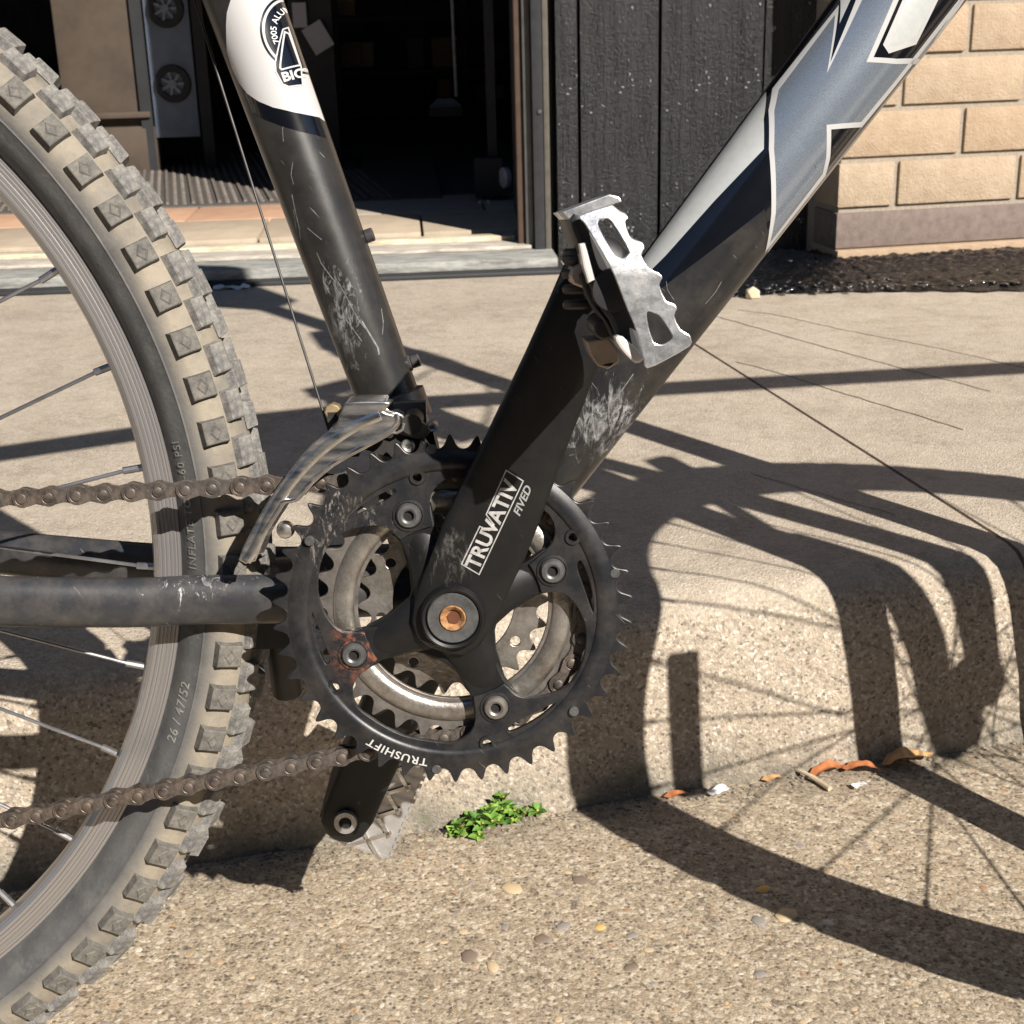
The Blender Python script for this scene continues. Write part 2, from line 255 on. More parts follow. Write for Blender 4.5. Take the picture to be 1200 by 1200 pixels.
class B:
    "collects shapes into one mesh (metres)"
    def __init__(s): s.v = []; s.f = []; s.mi = []
    def add(s, v, f, mi=0):
        o = len(s.v); s.v += [Vector(p) for p in v]; s.f += [tuple(i+o for i in q) for q in f]; s.mi += [mi]*len(f); return s
    def box(s, c, size, rot=None, taper=1.0, mi=0):
        c = Vector(c); hx, hy, hz = (a/2 for a in size); M = rot or Matrix.Identity(3)
        v = [c + M @ Vector((x*hx*(taper if z > 0 else 1), y*hy*(taper if z > 0 else 1), z*hz)) for z in (-1, 1) for x, y in ((-1, -1), (1, -1), (1, 1), (-1, 1))]
        return s.add(v, [(3, 2, 1, 0), (4, 5, 6, 7), (0, 1, 5, 4), (1, 2, 6, 5), (2, 3, 7, 6), (3, 0, 4, 7)], mi)
    def lathe(s, prof, c, axis, n=32, mi=0, closed=False):
        "prof: [(radius, along axis)]"
        c = Vector(c); a = Vector(axis).normalized(); u = a.orthogonal().normalized(); w = a.cross(u)
        v = []; 
        for r, h in prof:
            for k in range(n):
                t = 2*PI*k/n; v.append(c + a*h + (u*math.cos(t)+w*math.sin(t))*r)
        f = []; m = len(prof); rng = range(m if closed else m-1)
        for i in rng:
            j = (i+1) % m
            for k in range(n): f.append((i*n+k, i*n+(k+1) % n, j*n+(k+1) % n, j*n+k))
        if not closed:
            f.append(tuple(range(n-1, -1, -1))); f.append(tuple((m-1)*n+k for k in range(n)))
        return s.add(v, f, mi)
    def cyl(s, a, b, r, n=20, mi=0, bev=0.0, r2=None):
        a = Vector(a); b = Vector(b); L = (b-a).length; r2 = r if r2 is None else r2
        p = [(r, 0), (r2, L)] if not bev else [(r-bev, 0), (r, bev), (r2, L-bev), (r2-bev, L)]
        return s.lathe(p, a, b-a, n, mi)
    def tube(s, pts, r, n=12, mi=0, flat=None, ref=None, cap=True):
        pts = [Vector(p) for p in pts]; rs = r if isinstance(r, (list, tuple)) else [r]*len(pts)
        v = []; ref = Vector(ref) if ref else Vector((0, 1, 0.001))
        for i, p in enumerate(pts):
            d = (pts[min(i+1, len(pts)-1)]-pts[max(i-1, 0)]).normalized()
            u = (ref - d*ref.dot(d)).normalized(); w = d.cross(u)
            ra = rs[i]; ru, rw = ra if isinstance(ra, (tuple, list)) else (ra, ra)
            for k in range(n):
                t = 2*PI*k/n; v.append(p + u*(math.cos(t)*ru) + w*(math.sin(t)*rw))
        f = [(i*n+k, i*n+(k+1) % n, (i+1)*n+(k+1) % n, (i+1)*n+k) for i in range(len(pts)-1) for k in range(n)]
        if cap: f.append(tuple(range(n-1, -1, -1))); f.append(tuple((len(pts)-1)*n+k for k in range(n)))
        return s.add(v, f, mi)
    def mesh(s, me, M=None, mi=0):
        return s.add([(M @ v.co) if M else v.co for v in me.vertices], [tuple(p.vertices) for p in me.polygons], mi)
    def build(s, name, mat, parent=None, ang=38, recalc=True):
        me = me_from(s.v, s.f, name)
        if isinstance(mat, (list, tuple)) and len(mat) > 1:
            for p, i in zip(me.polygons, s.mi): p.material_index = i
        if recalc:
            bm = bmesh.new(); bm.from_mesh(me); bmesh.ops.recalc_face_normals(bm, faces=bm.faces[:]); bm.to_mesh(me); bm.free()
        mis = [p.material_index for p in me.polygons]
        o = fin(name, me, mat, parent, ang)
        for p, i in zip(me.polygons, mis): p.material_index = i
        return o
DG = None
def curve_mesh(cu):
    o = bpy.data.objects.new('outline', cu); COL.objects.link(o)
    dg = bpy.context.evaluated_depsgraph_get(); dg.update()
    me = bpy.data.meshes.new_from_object(o.evaluated_get(dg)); COL.objects.unlink(o); bpy.data.objects.remove(o); bpy.data.curves.remove(cu)
    return me
def smooth_closed(pts, k=4):
    "closed Catmull-Rom through pts"
    n = len(pts); out = []
    for i in range(n):
        p0, p1, p2, p3 = (Vector(pts[(i+j-1) % n]) for j in range(4))
        for q in range(k):
            t = q/k; out.append(tuple(0.5*((2*p1)+(p2-p0)*t+(2*p0-5*p1+4*p2-p3)*t*t+(3*p1-p0-3*p2+p3)*t**3)))
    return out
def catmull(pts, k=6):
    pts = [Vector(p) for p in pts]; P = [pts[0]*2-pts[1]] + pts + [pts[-1]*2-pts[-2]]; out = []
    for i in range(1, len(P)-2):
        p0, p1, p2, p3 = P[i-1:i+3]
        for q in range(k):
            t = q/k; out.append(0.5*((2*p1)+(p2-p0)*t+(2*p0-5*p1+4*p2-p3)*t*t+(3*p1-p0-3*p2+p3)*t**3))
    return out + [pts[-1]]
def flat_mesh(loops, extr=0.0, bevel=0.0, scale=mm):
    cu = bpy.data.curves.new('outline', 'CURVE'); cu.dimensions = '2D'; cu.fill_mode = 'BOTH'
    for L in loops:
        sp = cu.splines.new('POLY'); sp.points.add(len(L)-1); sp.use_cyclic_u = True
        for i, p in enumerate(L): sp.points[i].co = (p[0]*scale, p[1]*scale, 0, 1)
    cu.extrude = extr; cu.bevel_depth = bevel; cu.bevel_resolution = 1; cu.offset = -bevel if bevel else 0
    return curve_mesh(cu)
SIDE_M = Matrix(((1, 0, 0, 0), (0, 0, -1, 0), (0, 1, 0, 0), (0, 0, 0, 1)))     # (u, v, w) -> (u, -w, v): drawing plane to the bicycle's side plane
def plate(name, loops, y0, y1, mat, parent, bevel=0.0003, ang=30):
    "outline in mm (forward, up), from lateral y0 (near) to y1 (far), mm"
    th = abs(y1-y0)*mm/2
    me = flat_mesh(loops, max(th-bevel, 0), bevel); me.transform(Matrix.Translation((0, (y0+y1)/2*mm, 0)) @ SIDE_M)
    return fin(name, me, mat, parent, ang)
def text_mesh(s, size, offset=0.0, extr=0.0, align='LEFT', shear=0.0, spacing=1.0):
    cu = bpy.data.curves.new('lettering', 'FONT'); cu.body = s; cu.size = size; cu.offset = offset; cu.extrude = extr; cu.align_x = align; cu.shear = shear; cu.space_character = spacing; cu.resolution_u = 3
    return curve_mesh(cu)
def stroke(pts, wd, closed=False):
    "polyline -> list of closed quads loops (mm) as one ribbon mesh (verts, faces) in 2-D"
    P = [Vector(p) for p in pts]; n = len(P); v = []; f = []
    for i in range(n):
        a = P[i-1] if (i > 0 or closed) else P[i]; b = P[(i+1) % n] if (i < n-1 or closed) else P[i]
        d1 = (P[i]-a); d2 = (b-P[i]); d1 = d1.normalized() if d1.length > 1e-6 else d2.normalized(); d2 = d2.normalized() if d2.length > 1e-6 else d1
        t = (d1+d2); t = t.normalized() if t.length > 0.2 else d1
        nn = Vector((-t.y, t.x)); k = 1/max(0.45, nn.dot(Vector((-d1.y, d1.x))))
        v += [P[i]+nn*wd/2*k, P[i]-nn*wd/2*k]
    for i in range(n if closed else n-1):
        j = (i+1) % n; f.append((2*i, 2*i+1, 2*j+1, 2*j))
    return v, f
class Tube:
    "a round tube in the bicycle's centre plane; decals are laid on its near side"
    def __init__(s, p0, p1, ra, rb=None, r1=None):
        s.p0 = Vector(p0); s.p1 = Vector(p1); s.d = (s.p1-s.p0).normalized(); s.n = Vector((-s.d.y, s.d.x)); s.L = (s.p1-s.p0).length
        s.ra = ra; s.rb = rb or ra; s.r1 = r1 or ra
    def rad(s, al): k = min(1, max(0, al/s.L)); return s.ra+(s.r1-s.ra)*k
    def lay(s, bm, off, name, mat, parent):
        "bm holds flat 2-D geometry in mm; cut into strips along the tube, clip, wrap"
        def cut(t, clear=0):
            co = s.p0 + s.n*t
            bmesh.ops.bisect_plane(bm, geom=bm.verts[:]+bm.edges[:]+bm.faces[:], plane_co=(co.x, co.y, 0), plane_no=(s.n.x, s.n.y, 0), clear_outer=clear > 0, clear_inner=clear < 0, dist=1e-5)
        R = s.ra
        for v in bm.verts:          # work on the untapered tube
            p = Vector((v.co.x, v.co.y))-s.p0; al = p.dot(s.d); t = p.dot(s.n)*s.ra/s.rad(al); q = s.p0+s.d*al+s.n*t; v.co = (q.x, q.y, 0)
        cut(R*0.985, 1); cut(-R*0.985, -1)
        for i in range(-17, 18): cut(R*0.985*math.sin(i/18*PI/2))
        for v in bm.verts:
            p = Vector((v.co.x, v.co.y))-s.p0; al = p.dot(s.d); r = s.rad(al); t = p.dot(s.n)*r/s.ra; w = s.p0+s.d*al+s.n*t; v.co = (w.x, w.y, 0)
            # stretch so that the decal reaches the same fraction of the tube's radius
            y = -(s.rb*r/s.ra)*math.sqrt(max(0, 1-(t/r)**2)) if abs(t) < r else 0
            q = Vector((s.n.x*t/r, y/(s.rb*r/s.ra), s.n.y*t/r)); q.normalize()
            v.co = (Vector((v.co.x, y, v.co.y)) + q*off)*mm
        me = bpy.data.meshes.new(name); bm.to_mesh(me); bm.free()
        b2 = bmesh.new(); b2.from_mesh(me)
        b2.normal_update()
        tot = sum(f.normal.y*f.calc_area() for f in b2.faces)
        for f in b2.faces:
            if f.normal.y > 0: f.normal_flip()
        b2.to_mesh(me); b2.free()
        return fin(name, me, mat, parent, 60)
    def poly(s, loops, off, name, mat, parent):
        me = flat_mesh(loops, scale=1.0); bm = bmesh.new(); bm.from_mesh(me)
        return s.lay(bm, off, name, mat, parent)
    def strokes(s, lines, off, name, mat, parent):
        bm = bmesh.new()
        for pts, wd, cl in lines:
            v, f = stroke(pts, wd, cl); vs = [bm.verts.new((p.x, p.y, 0)) for p in v]
            for q in f:
                try: bm.faces.new([vs[i] for i in q])
                except ValueError: pass
        return s.lay(bm, off, name, mat, parent)
    def text(s, items, off, name, mat, parent):
        "items: (mesh, 2x3 placement function)"
        bm = bmesh.new()
        for me, fn in items:
            vs = [bm.verts.new((*fn(v.co.x, v.co.y), 0)) for v in me.vertices]
            for p in me.polygons:
                try: bm.faces.new([vs[i] for i in p.vertices])
                except ValueError: pass
        return s.lay(bm, off, name, mat, parent)
# ------------------------------------------------------------------ the setting
def curb_y(x): return 0.289 + 0.204*x
CD = Vector((1, 0.204, 0)).normalized(); CN = Vector((-CD.y, CD.x, 0))
me = me_from([(-60, -60, 0), (60, -60, 0), (60, 60, 0), (-60, 60, 0)], [(0, 1, 2, 3)])
street = tag(fin('street', me, STREET), kind='structure')
# sidewalk with a worn rounded nose, split into slabs by a joint
prof = [(-0.004, -0.02), (0.0, 0.0), (0.006, 0.02), (0.013, 0.055), (0.020, 0.09), (0.026, 0.117), (0.031, 0.131), (0.038, 0.141), (0.049, 0.1475), (0.064, 0.150), (0.12, 0.150), (0.3, 0.15), (0.7, 0.15), (1.75, 0.15), (1.75, -0.02)]
def sidewalk_mesh(x0, x1, n):
    v = []; f = []; O = Vector((0, 0.289, 0))
    m = len(prof)
    for i in range(n+1):
        x = x0+(x1-x0)*i/n
        for j, (d, z) in enumerate(prof):
            p = O + CD*x + CN*d + Vector((0, 0, z))
            if 0 < j < m-4 and abs(x) < 1.3:
                k = min(1, (1.3-abs(x))*4)
                q = noise.noise(Vector((x*14, z*14, 1.3)))*0.0045 + noise.noise(Vector((x*55, z*50, 7)))*0.0016
                p += (CN*-1 + Vector((0, 0, 0.6 if z > 0.1 else 0)))*q*k*(0.3 if d > 0.1 else 1)
            v.append(p)
    for i in range(n):
        for j in range(m): f.append((i*m+j, i*m+(j+1) % m, (i+1)*m+(j+1) % m, (i+1)*m+j))
    f.append(tuple(range(m))); f.append(tuple(n*m+j for j in range(m-1, -1, -1)))
    me = me_from(v, f)
    return me
side = tag(empty('sidewalk'), kind='structure')
J0 = Vector((0.306, 1.199, 0)); J1 = Vector((0.412, 0.642, 0)); JD = (J1-J0).normalized(); JN = Vector((JD.y, -JD.x, 0))
JN = JN if JN.x > 0 else -JN
def slab(x0, x1, n, cuts):
    bm = bmesh.new(); bm.from_mesh(sidewalk_mesh(x0, x1, n)); bmesh.ops.recalc_face_normals(bm, faces=bm.faces[:])
    for co, no in cuts:
        r = bmesh.ops.bisect_plane(bm, geom=bm.verts[:]+bm.edges[:]+bm.faces[:], plane_co=co, plane_no=no, clear_outer=True)
        eg = [e for e in r['geom_cut'] if isinstance(e, bmesh.types.BMEdge)]
        if eg: bmesh.ops.edgeloop_fill(bm, edges=eg)
    me = bpy.data.meshes.new('slab'); bm.to_mesh(me); bm.free()
    return fin('paving_slab', me, SIDE, side, 40)
g = 0.0022
slab(-1.3, 1.3, 300, [(J0-JN*g, JN)])
slab(-1.3, 3.0, 496, [(J0+JN*g, -JN)])
slab(-3.0, -1.306, 12, []); slab(-8, -3.006, 8, []); slab(3.006, 8, 8, [])
me = me_from([O_+Vector((0, 0, 0.138)) for O_ in (J0-JD*0.3-JN*.02, J0-JD*0.3+JN*.02, J1+JD*0.17+JN*.02, J1+JD*0.17-JN*.02)], [(0, 1, 2, 3)])
fin('joint_filler', me, LINEBROWN, side)
def hairline(pts, wd, name='hairline_strip'):  # thin dark strip laid just above the slab top
    pts = catmull([(p[0], p[1], 0) for p in pts], 8); P = []
    for i, p in enumerate(pts): P.append((p.x+noise.noise(p*40)*0.003, p.y+noise.noise(p*37+Vector((3, 1, 0)))*0.003))
    v, f = stroke(P, wd); me = me_from([(p.x, p.y, 0.1506) for p in v], f); return fin(name, me, LINEBROWN, side)
hairline([(0.30, 1.46), (0.363, 1.373), (0.45, 1.20), (0.528, 1.049), (0.60, 0.92)], 0.0016)
hairline([(0.34, 1.10), (0.379, 1.039), (0.43, 0.94), (0.474, 0.859), (0.52, 0.77)], 0.0016)
hairline([(0.40, 1.42), (0.451, 1.37), (0.52, 1.26), (0.60, 1.15), (0.68, 1.02)], 0.0014)
hairline([(0.274, 0.652), (0.325, 0.585), (0.377, 0.519)], 0.0010)
# pebbles set in the street surface
peb = []
for k in range(3):
    bm = bmesh.new(); bmesh.ops.create_icosphere(bm, subdivisions=1, radius=1)
    for v in bm.verts: v.co *= 1+0.22*noise.noise(v.co*1.7+Vector((k*5, 0, 0)))
    mp = bpy.data.meshes.new('pebble'); bm.to_mesh(mp); bm.free(); peb.append(mp)
PEBM = [simple('pebble_'+n, c, 0.8, var=0.4, vs=500, spec=0.3) for n, c in (('brown', (0.20, 0.155, 0.12)), ('tan', (0.52, 0.40, 0.25)), ('grey', (0.26, 0.235, 0.215)), ('cream', (0.60, 0.53, 0.43)), ('rust', (0.36, 0.22, 0.13)), ('orange', (0.66, 0.40, 0.14)))]
pmesh = {}
def pebble(x, y, r, mi, z=0.0, flat=0.22, ang=None, asp=None):
    k = (random.randrange(3), mi)
    if k not in pmesh:
        m = peb[k[0]].copy(); m.materials.append(PEBM[mi]); [setattr(p, 'use_smooth', True) for p in m.polygons]; pmesh[k] = m
    o = bpy.data.objects.new('pebble', pmesh[k]); COL.objects.link(o); o.parent = street
    o.location = (x, y, z); o.rotation_euler = (0, 0, random.random()*6 if ang is None else ang); o.scale = (r, r*(asp or random.uniform(0.55, 0.95)), r*flat)
for (x, y, r, mi) in ((0.027, 0.203, 0.010, 1), (0.06, 0.158, 0.006, 2), (0.084, 0.155, 0.0045, 5), (0.105, 0.145, 0.005, 2), (-0.003, 0.13, 0.008, 0), (0.012, 0.118, 0.007, 1), (0.20, 0.19, 0.006, 5), (0.10, 0.112, 0.006, 0), (0.045, 0.145, 0.006, 0), (0.075, 0.21, 0.008, 0), (0.19, 0.155, 0.006, 2), (0.21, 0.16, 0.010, 1), (0.235, 0.15, 0.005, 3), (0.18, 0.10, 0.005, 2)): pebble(x, y, r, mi)
for i in range(230):
    x = random.uniform(-0.33, 0.42); y = random.uniform(-0.02, 0.30)
    if y > curb_y(x)-0.01: continue
    pebble(x, y, random.choice((0.0018, 0.002, 0.0022, 0.0025, 0.003, 0.0035)), random.choice((0, 0, 1, 0, 2, 3, 1, 4)), flat=random.uniform(0.10, 0.2))
# dirt line and grit at the foot of the curb
GRIT = simple('grit', (0.22, 0.19, 0.15), 0.9, var=0.6, vs=300)
b = B()
for i in range(700):
    x = random.uniform(-0.6, 0.75); d = abs(random.gauss(0, 0.012)); y = curb_y(x)-d; r = random.uniform(0.0006, 0.0022)
    b.lathe([(r*0.6, 0), (r, r*0.4), (r*0.5, r*0.9)], (x, y, 0), (random.uniform(-.3, .3), random.uniform(-.3, .3), 1), 5)
tag(b.build('grit', GRIT), 'scattered dark grit and crumbs along the foot of the curb', 'grit', kind='stuff')
# ---- building
BLACKWOOD = NT('black_painted_wood'); t = BLACKWOOD
gr = t.n.new('ShaderNodeTexNoise'); gm = t.mapping(scale=(60, 60, 5)); t.link(gm, gr.inputs['Vector']); gr.inputs['Scale'].default_value = 1; gr.inputs['Detail'].default_value = 8; gr.inputs['Roughness'].default_value = 0.7
dw = t.n.new('ShaderNodeTexNoise'); dw.inputs['Scale'].default_value = 45; dw.inputs['Detail'].default_value = 5; t.link(t.co, dw.inputs['Vector'])
da = t.n.new('ShaderNodeVectorMath'); da.operation = 'MULTIPLY_ADD'; t.link(dw.outputs['Color'], da.inputs[0]); da.inputs[1].default_value = (0.02, 0.02, 0.03); t.link(t.co, da.inputs[2])
bl = t.voro(58, co=da.outputs[0]); sep = t.n.new('ShaderNodeSeparateColor'); t.link(bl.outputs['Color'], sep.inputs[0])
blis = t.math('MULTIPLY', t.ramp(bl.outputs['Distance'], [(0.08, 1), (0.17, 0)]), t.ramp(sep.outputs[0], [(0.45, 0), (0.47, 1)]))
sp_ = t.voro(130, co=t.mapping(scale=(1, 1, 0.6))); se_ = t.n.new('ShaderNodeSeparateColor'); t.link(sp_.outputs['Color'], se_.inputs[0]); blis = t.math('MAXIMUM', blis, t.math('MULTIPLY', t.math('MULTIPLY', t.ramp(sp_.outputs['Distance'], [(0.15, 1), (0.3, 0)]), t.ramp(se_.outputs[0], [(0.8, 0), (0.82, 1)])), t.ramp(t.noise(7, 4), [(0.48, 0), (0.56, 1)])))
cc = t.mix(t.ramp(gr.outputs['Fac'], [(0.35, 0), (0.7, 1)]), (0.004, 0.0045, 0.005), (0.028, 0.029, 0.033))
cc = t.mix(t.math('MULTIPLY', blis, t.ramp(t.noise(9, 3), [(0.4, 0.35), (0.55, 1)])), cc, (0.50, 0.50, 0.52))
BLACKWOOD = t.out(cc, t.ramp(gr.outputs['Fac'], [(0.3, 0.22), (0.7, 0.5)]), 0, t.bump(t.math('ADD', t.math('ADD', gr.outputs['Fac'], t.math('MULTIPLY', t.noise(170, 5, 0.7), 0.6)), t.math('MULTIPLY', blis, 1.4)), 0.006, 1.0), spec=0.7)
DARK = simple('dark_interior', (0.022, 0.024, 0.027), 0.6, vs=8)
def obox(name, c, s, mat, parent=None, rotz=0, bev=0.0):
    "box about its own centre; bev = bevel width"
    bm = bmesh.new(); bmesh.ops.create_cube(bm, size=1)
    for v in bm.verts: v.co = Vector((v.co.x*s[0], v.co.y*s[1], v.co.z*s[2]))
    if bev: bmesh.ops.bevel(bm, geom=bm.edges[:], offset=bev, segments=2, profile=0.6, affect='EDGES')
    me = bpy.data.meshes.new(name); bm.to_mesh(me); bm.free()
    o = fin(name, me, mat, parent, 40); o.location = c; o.rotation_euler = (0, 0, rotz); return o
wall = tag(empty('timber_wall', loc=(0.15, 1.90, 0.15)), 'black painted timber wall of upright planks beside the open shop doorway', 'wall')
gaps = [0.162, 0.204, 0.343, 0.467]
for a, c in zip(gaps, gaps[1:]): obox('plank', ((a+c)/2-0.15, 0.012+random.uniform(-.001, .001), 1.3), (c-a-0.005, 0.03, 2.6), BLACKWOOD, wall, bev=0.0018)
for a, c in ((0.467, 0.53), (0.53, 0.64)): obox('plank', ((a+c)/2-0.15, 0.055, 1.3), (c-a-0.003, 0.03, 2.6), BLACKWOOD, wall, bev=0.0015)
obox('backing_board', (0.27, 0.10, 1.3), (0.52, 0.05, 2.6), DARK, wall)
jamb = tag(empty('door_frame', loc=(0.13, 1.9, 0.15)), 'worn dark door frame with a brown wood edge at the right of the doorway', 'door frame')
BROWNW = simple('worn_brown_wood', (0.075, 0.045, 0.032), 0.7, vs=40); ALU = simple('dull_track', (0.10, 0.10, 0.10), 0.45, 0.3, vs=50)
obox('wood_edge', (-0.030, 0.02, 1.3), (0.012, 0.05, 2.6), BROWNW, jamb, bev=0.002)
obox('track', (-0.016, 0.012, 1.3), (0.014, 0.05, 2.6), ALU, jamb, bev=0.002)
obox('stile', (0.001, 0.0, 1.3), (0.018, 0.06, 2.6), simple('charcoal_stile', (0.03, 0.032, 0.036), 0.45), jamb, bev=0.002)
obox('trim_strip', (0.016, 0.004, 1.3), (0.010, 0.06, 2.6), simple('taupe_trim', (0.11, 0.10, 0.085), 0.5), jamb, bev=0.002)
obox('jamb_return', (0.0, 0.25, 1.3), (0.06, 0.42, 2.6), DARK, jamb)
obox('screw_head', (0.004, -0.0315, 0.26), (0.006, 0.004, 0.006), ALU, jamb, bev=0.001)
# brick pier
MORTAR = simple('mortar', (0.36, 0.31, 0.25), 0.95, vs=200, bumpd=0.001)
pier = tag(empty('brick_pier', loc=(0.636, 1.80, 0.15), rot=(0, 0, 0.16)), 'tan brick pier with a dark brown lower course right of the black timber wall', 'brick pier')
t = NT('tan_brick'); n = t.noise(30, 7, 0.7)
rnd = t.n.new('ShaderNodeObjectInfo')
c = t.mix(t.ramp(n, [(0.3, 0), (0.7, 1)]), (0.42, 0.32, 0.22), (0.54, 0.435, 0.32)); c = t.mix(t.math('MULTIPLY', rnd.outputs['Random'], 0.35), c, (0.48, 0.30, 0.18))
c = t.mix(t.ramp(t.noise(130, 4, 0.8), [(0.66, 0), (0.72, 0.7)]), c, (0.24, 0.15, 0.09))
TANB = t.out(c, 0.85, 0, t.bump(t.math('ADD', t.noise(260, 6, 0.7), t.noise(60, 5, 0.7)), 0.003, 0.9), spec=0.3)
DBR = simple('dark_brown_brick', (0.20, 0.155, 0.135), 0.8, vs=60, bumpd=0.001)
obox('mortar_core', (0.9, 0.206, 1.3), (1.79, 0.40, 2.6), MORTAR, pier)
zz = 0.0; row = 0
while zz < 2.5:
    hgt = 0.020 if row == 0 else 0.060 if row == 1 else 0.073
    x = 0.0; q = 0
    while x < 1.79:
        L = (0.100 if q == 0 and row % 2 == 0 else 0.215) if row > 1 else 0.6
        L = min(L, 1.8-x)
        obox('brick', (x+L/2, 0.05, zz+hgt/2), (L, 0.10+random.uniform(0, .003) + (0.02 if row == 0 else 0.0), hgt), TANB if row != 1 else DBR, pier, bev=0.003); q += 1; x += L+0.010
    y = 0.115
    zz += hgt + (0.010 if row > 0 else 0.002); row += 1
    if zz > 1.2: break
obox('upper_brickwork', (0.9, 0.05, 1.9), (1.8, 0.1, 1.3), TANB, pier)
# glossy tar at the foot of the planks
TAR = NT('wet_tar'); t = TAR; v = t.voro(75)
TAR = t.out((0.003, 0.004, 0.006), 0.13, 0, t.bump(t.noise(260, 3, 0.6), 0.0028, 1.0), spec=0.4)
v = []; f = []; n, m = 300, 72
for i in range(n+1):
    x = 0.27+(2.0-0.27)*i/n
    yb = 1.884 if x < 0.64 else 1.806+(x-0.636)*0.16
    yf = 1.505-0.02*math.sin(x*9)+0.012*noise.noise(Vector((x*30, 0, 0)))+0.20*max(0, 0.37-x)*10*0.3
    for j in range(m+1):
        k = j/m; y = yf+(yb-yf)*k; h = 0.002+0.007*min(1, k*5)+(0.004*noise.noise(Vector((x*55, y*55, 2)))+0.0045*noise.noise(Vector((x*130, y*110, 5))))*min(1, k*8)
        v.append((x, y, 0.1500+max(0.0006, h) if j else 0.146))
for i in range(n):
    for j in range(m): f.append((i*(m+1)+j, (i+1)*(m+1)+j, (i+1)*(m+1)+j+1, i*(m+1)+j+1))
tag(fin('tar_strip', me_from(v, f), TAR, ang=180), 'lumpy glossy black tar strip at the foot of the timber wall', 'tar strip')
o = tag(fin('stone', peb[1].copy(), simple('pale_rock', (0.55, 0.47, 0.33), 0.8, vs=90)), 'small pale tan stone lying on the edge of the black tar', 'stone'); o.location = (0.437, 1.50, 0.158); o.scale = (0.013, 0.010, 0.012)
bs = bmesh.new(); bmesh.ops.create_icosphere(bs, subdivisions=2, radius=1); sv = [v.co.copy() for v in bs.verts]; sf = [tuple(v.index for v in f_.verts) for f_ in bs.faces]; bs.free()
b = B(); rt = random.Random(3)
for i in range(1500):
    x = rt.uniform(0.36, 1.5); yb = 1.86 if x < 0.64 else 1.80+(x-0.636)*0.16; y = rt.uniform(1.51, yb); r = rt.uniform(0.0012, 0.0050)**1.0
    b.add([Vector((x+v.x*r*1.5, y+v.y*r*1.2, 0.157+v.z*r*0.6)) for v in sv], sf)
tag(b.build('tar_lumps', simple('glossy_tar_lumps', (0.006, 0.007, 0.009), 0.16, coat=1.0), ang=180, recalc=False), 'shiny black tar covered grit scattered over the tar strip', 'tar grit', kind='stuff')
# sill and shop floor
sill = tag(empty('door_sill', loc=(0, 1.75, 0.15)), 'weathered grey door sill of stepped strips under the shop doorway', 'door sill')
SIL = []
for nme, c in (('grey_worn_sill', (0.30, 0.30, 0.28)), ('pale_worn_sill', (0.46, 0.42, 0.36)), ('cream_nosing', (0.60, 0.50, 0.37))):
    t = NT(nme); nn = t.n.new('ShaderNodeTexNoise'); t.link(t.mapping(scale=(18, 90, 90)), nn.inputs['Vector']); nn.inputs['Scale'].default_value = 1; nn.inputs['Detail'].default_value = 8; nn.inputs['Roughness'].default_value = 0.75
    cc = t.mix(t.ramp(nn.outputs['Fac'], [(0.36, 0), (0.62, 1)]), tuple(x*0.55 for x in c), tuple(min(.75, x*1.35) for x in c)); SIL.append(t.out(cc, 0.7, 0, t.bump(nn.outputs['Fac'], 0.004, 0.8), spec=0.4))
SILX0, SILX1 = -2.2, 0.16
def strip(name, y0, y1, z0, z1, mat, x1=SILX1, k=0.06, bev=0.003):
    o = obox(name, ((SILX0+x1)/2, 0, (z0+z1)/2-0.15), (x1-SILX0, y1-y0, z1-z0), mat, sill, bev=bev); o.location.y = (y0+y1)/2-1.75+k*(SILX0+x1)/2*1.0; o.rotation_euler = (0, 0, k*0.8); return o
strip('sill_step', 1.765, 1.86, 0.150, 0.158, DARK, 0.17)
strip('sill_strip', 1.790, 1.93, 0.1582, 0.176, SIL[0], 0.155)
strip('sill_strip', 1.880, 1.99, 0.1762, 0.183, SIL[1], 0.115)
strip('nosing', 1.950, 1.985, 0.1762, 0.191, SIL[2], 0.09)
shop = tag(empty('shop_floor', loc=(0, 2.0, 0.15)), kind='structure')
TILE = [NT('pinkish_tile'), NT('beige_tile'), NT('grey_tile')]
for t, c in zip(TILE, ((0.53, 0.33, 0.22), (0.50, 0.41, 0.31), (0.42, 0.37, 0.31))):
    n = t.noise(14, 7, 0.7); t.out(t.mix(t.ramp(n, [(0.3, 0), (0.7, 1)]), tuple(x*0.85 for x in c), tuple(x*1.12 for x in c)), 0.55, 0, t.bump(t.noise(60, 4), 0.001), spec=0.4)
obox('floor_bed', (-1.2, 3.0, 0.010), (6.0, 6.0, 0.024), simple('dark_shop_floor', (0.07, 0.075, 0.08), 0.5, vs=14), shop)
tk = 0
for i in range(9):
    for j in range(2):
        y0 = 0.0+j*0.28
        x0 = -2.2+i*0.302 + (0.12 if j else 0)
        w_ = min(0.30, 0.20-x0)
        if w_ < 0.03: continue
        cx = x0+w_/2
        obox('tile', (cx, y0+0.135+0.048*cx+0.02, 0.032), (w_-0.003, 0.268, 0.018), TILE[(0 if (j == 1 and cx < -0.2) else 1 if j == 0 else 2)].m, shop, rotz=0.048, bev=0.0015); tk += 1
MATM = simple('rubber_mat', (0.085, 0.078, 0.072), 0.6, vs=40)
RIB = simple('mat_rib_dust', (0.17, 0.145, 0.125), 0.7, vs=60)
mat_ = tag(empty('door_mat', loc=(-1.0, 2.9, 0.19)), 'dark ribbed rubber mat with rows of round studs inside the shop doorway', 'mat')
obox('mat_base', (0.13, 0.17, 0.0), (1.58, 1.2, 0.010), MATM, mat_, rotz=0.05, bev=0.003)
b = B(); b2 = B()
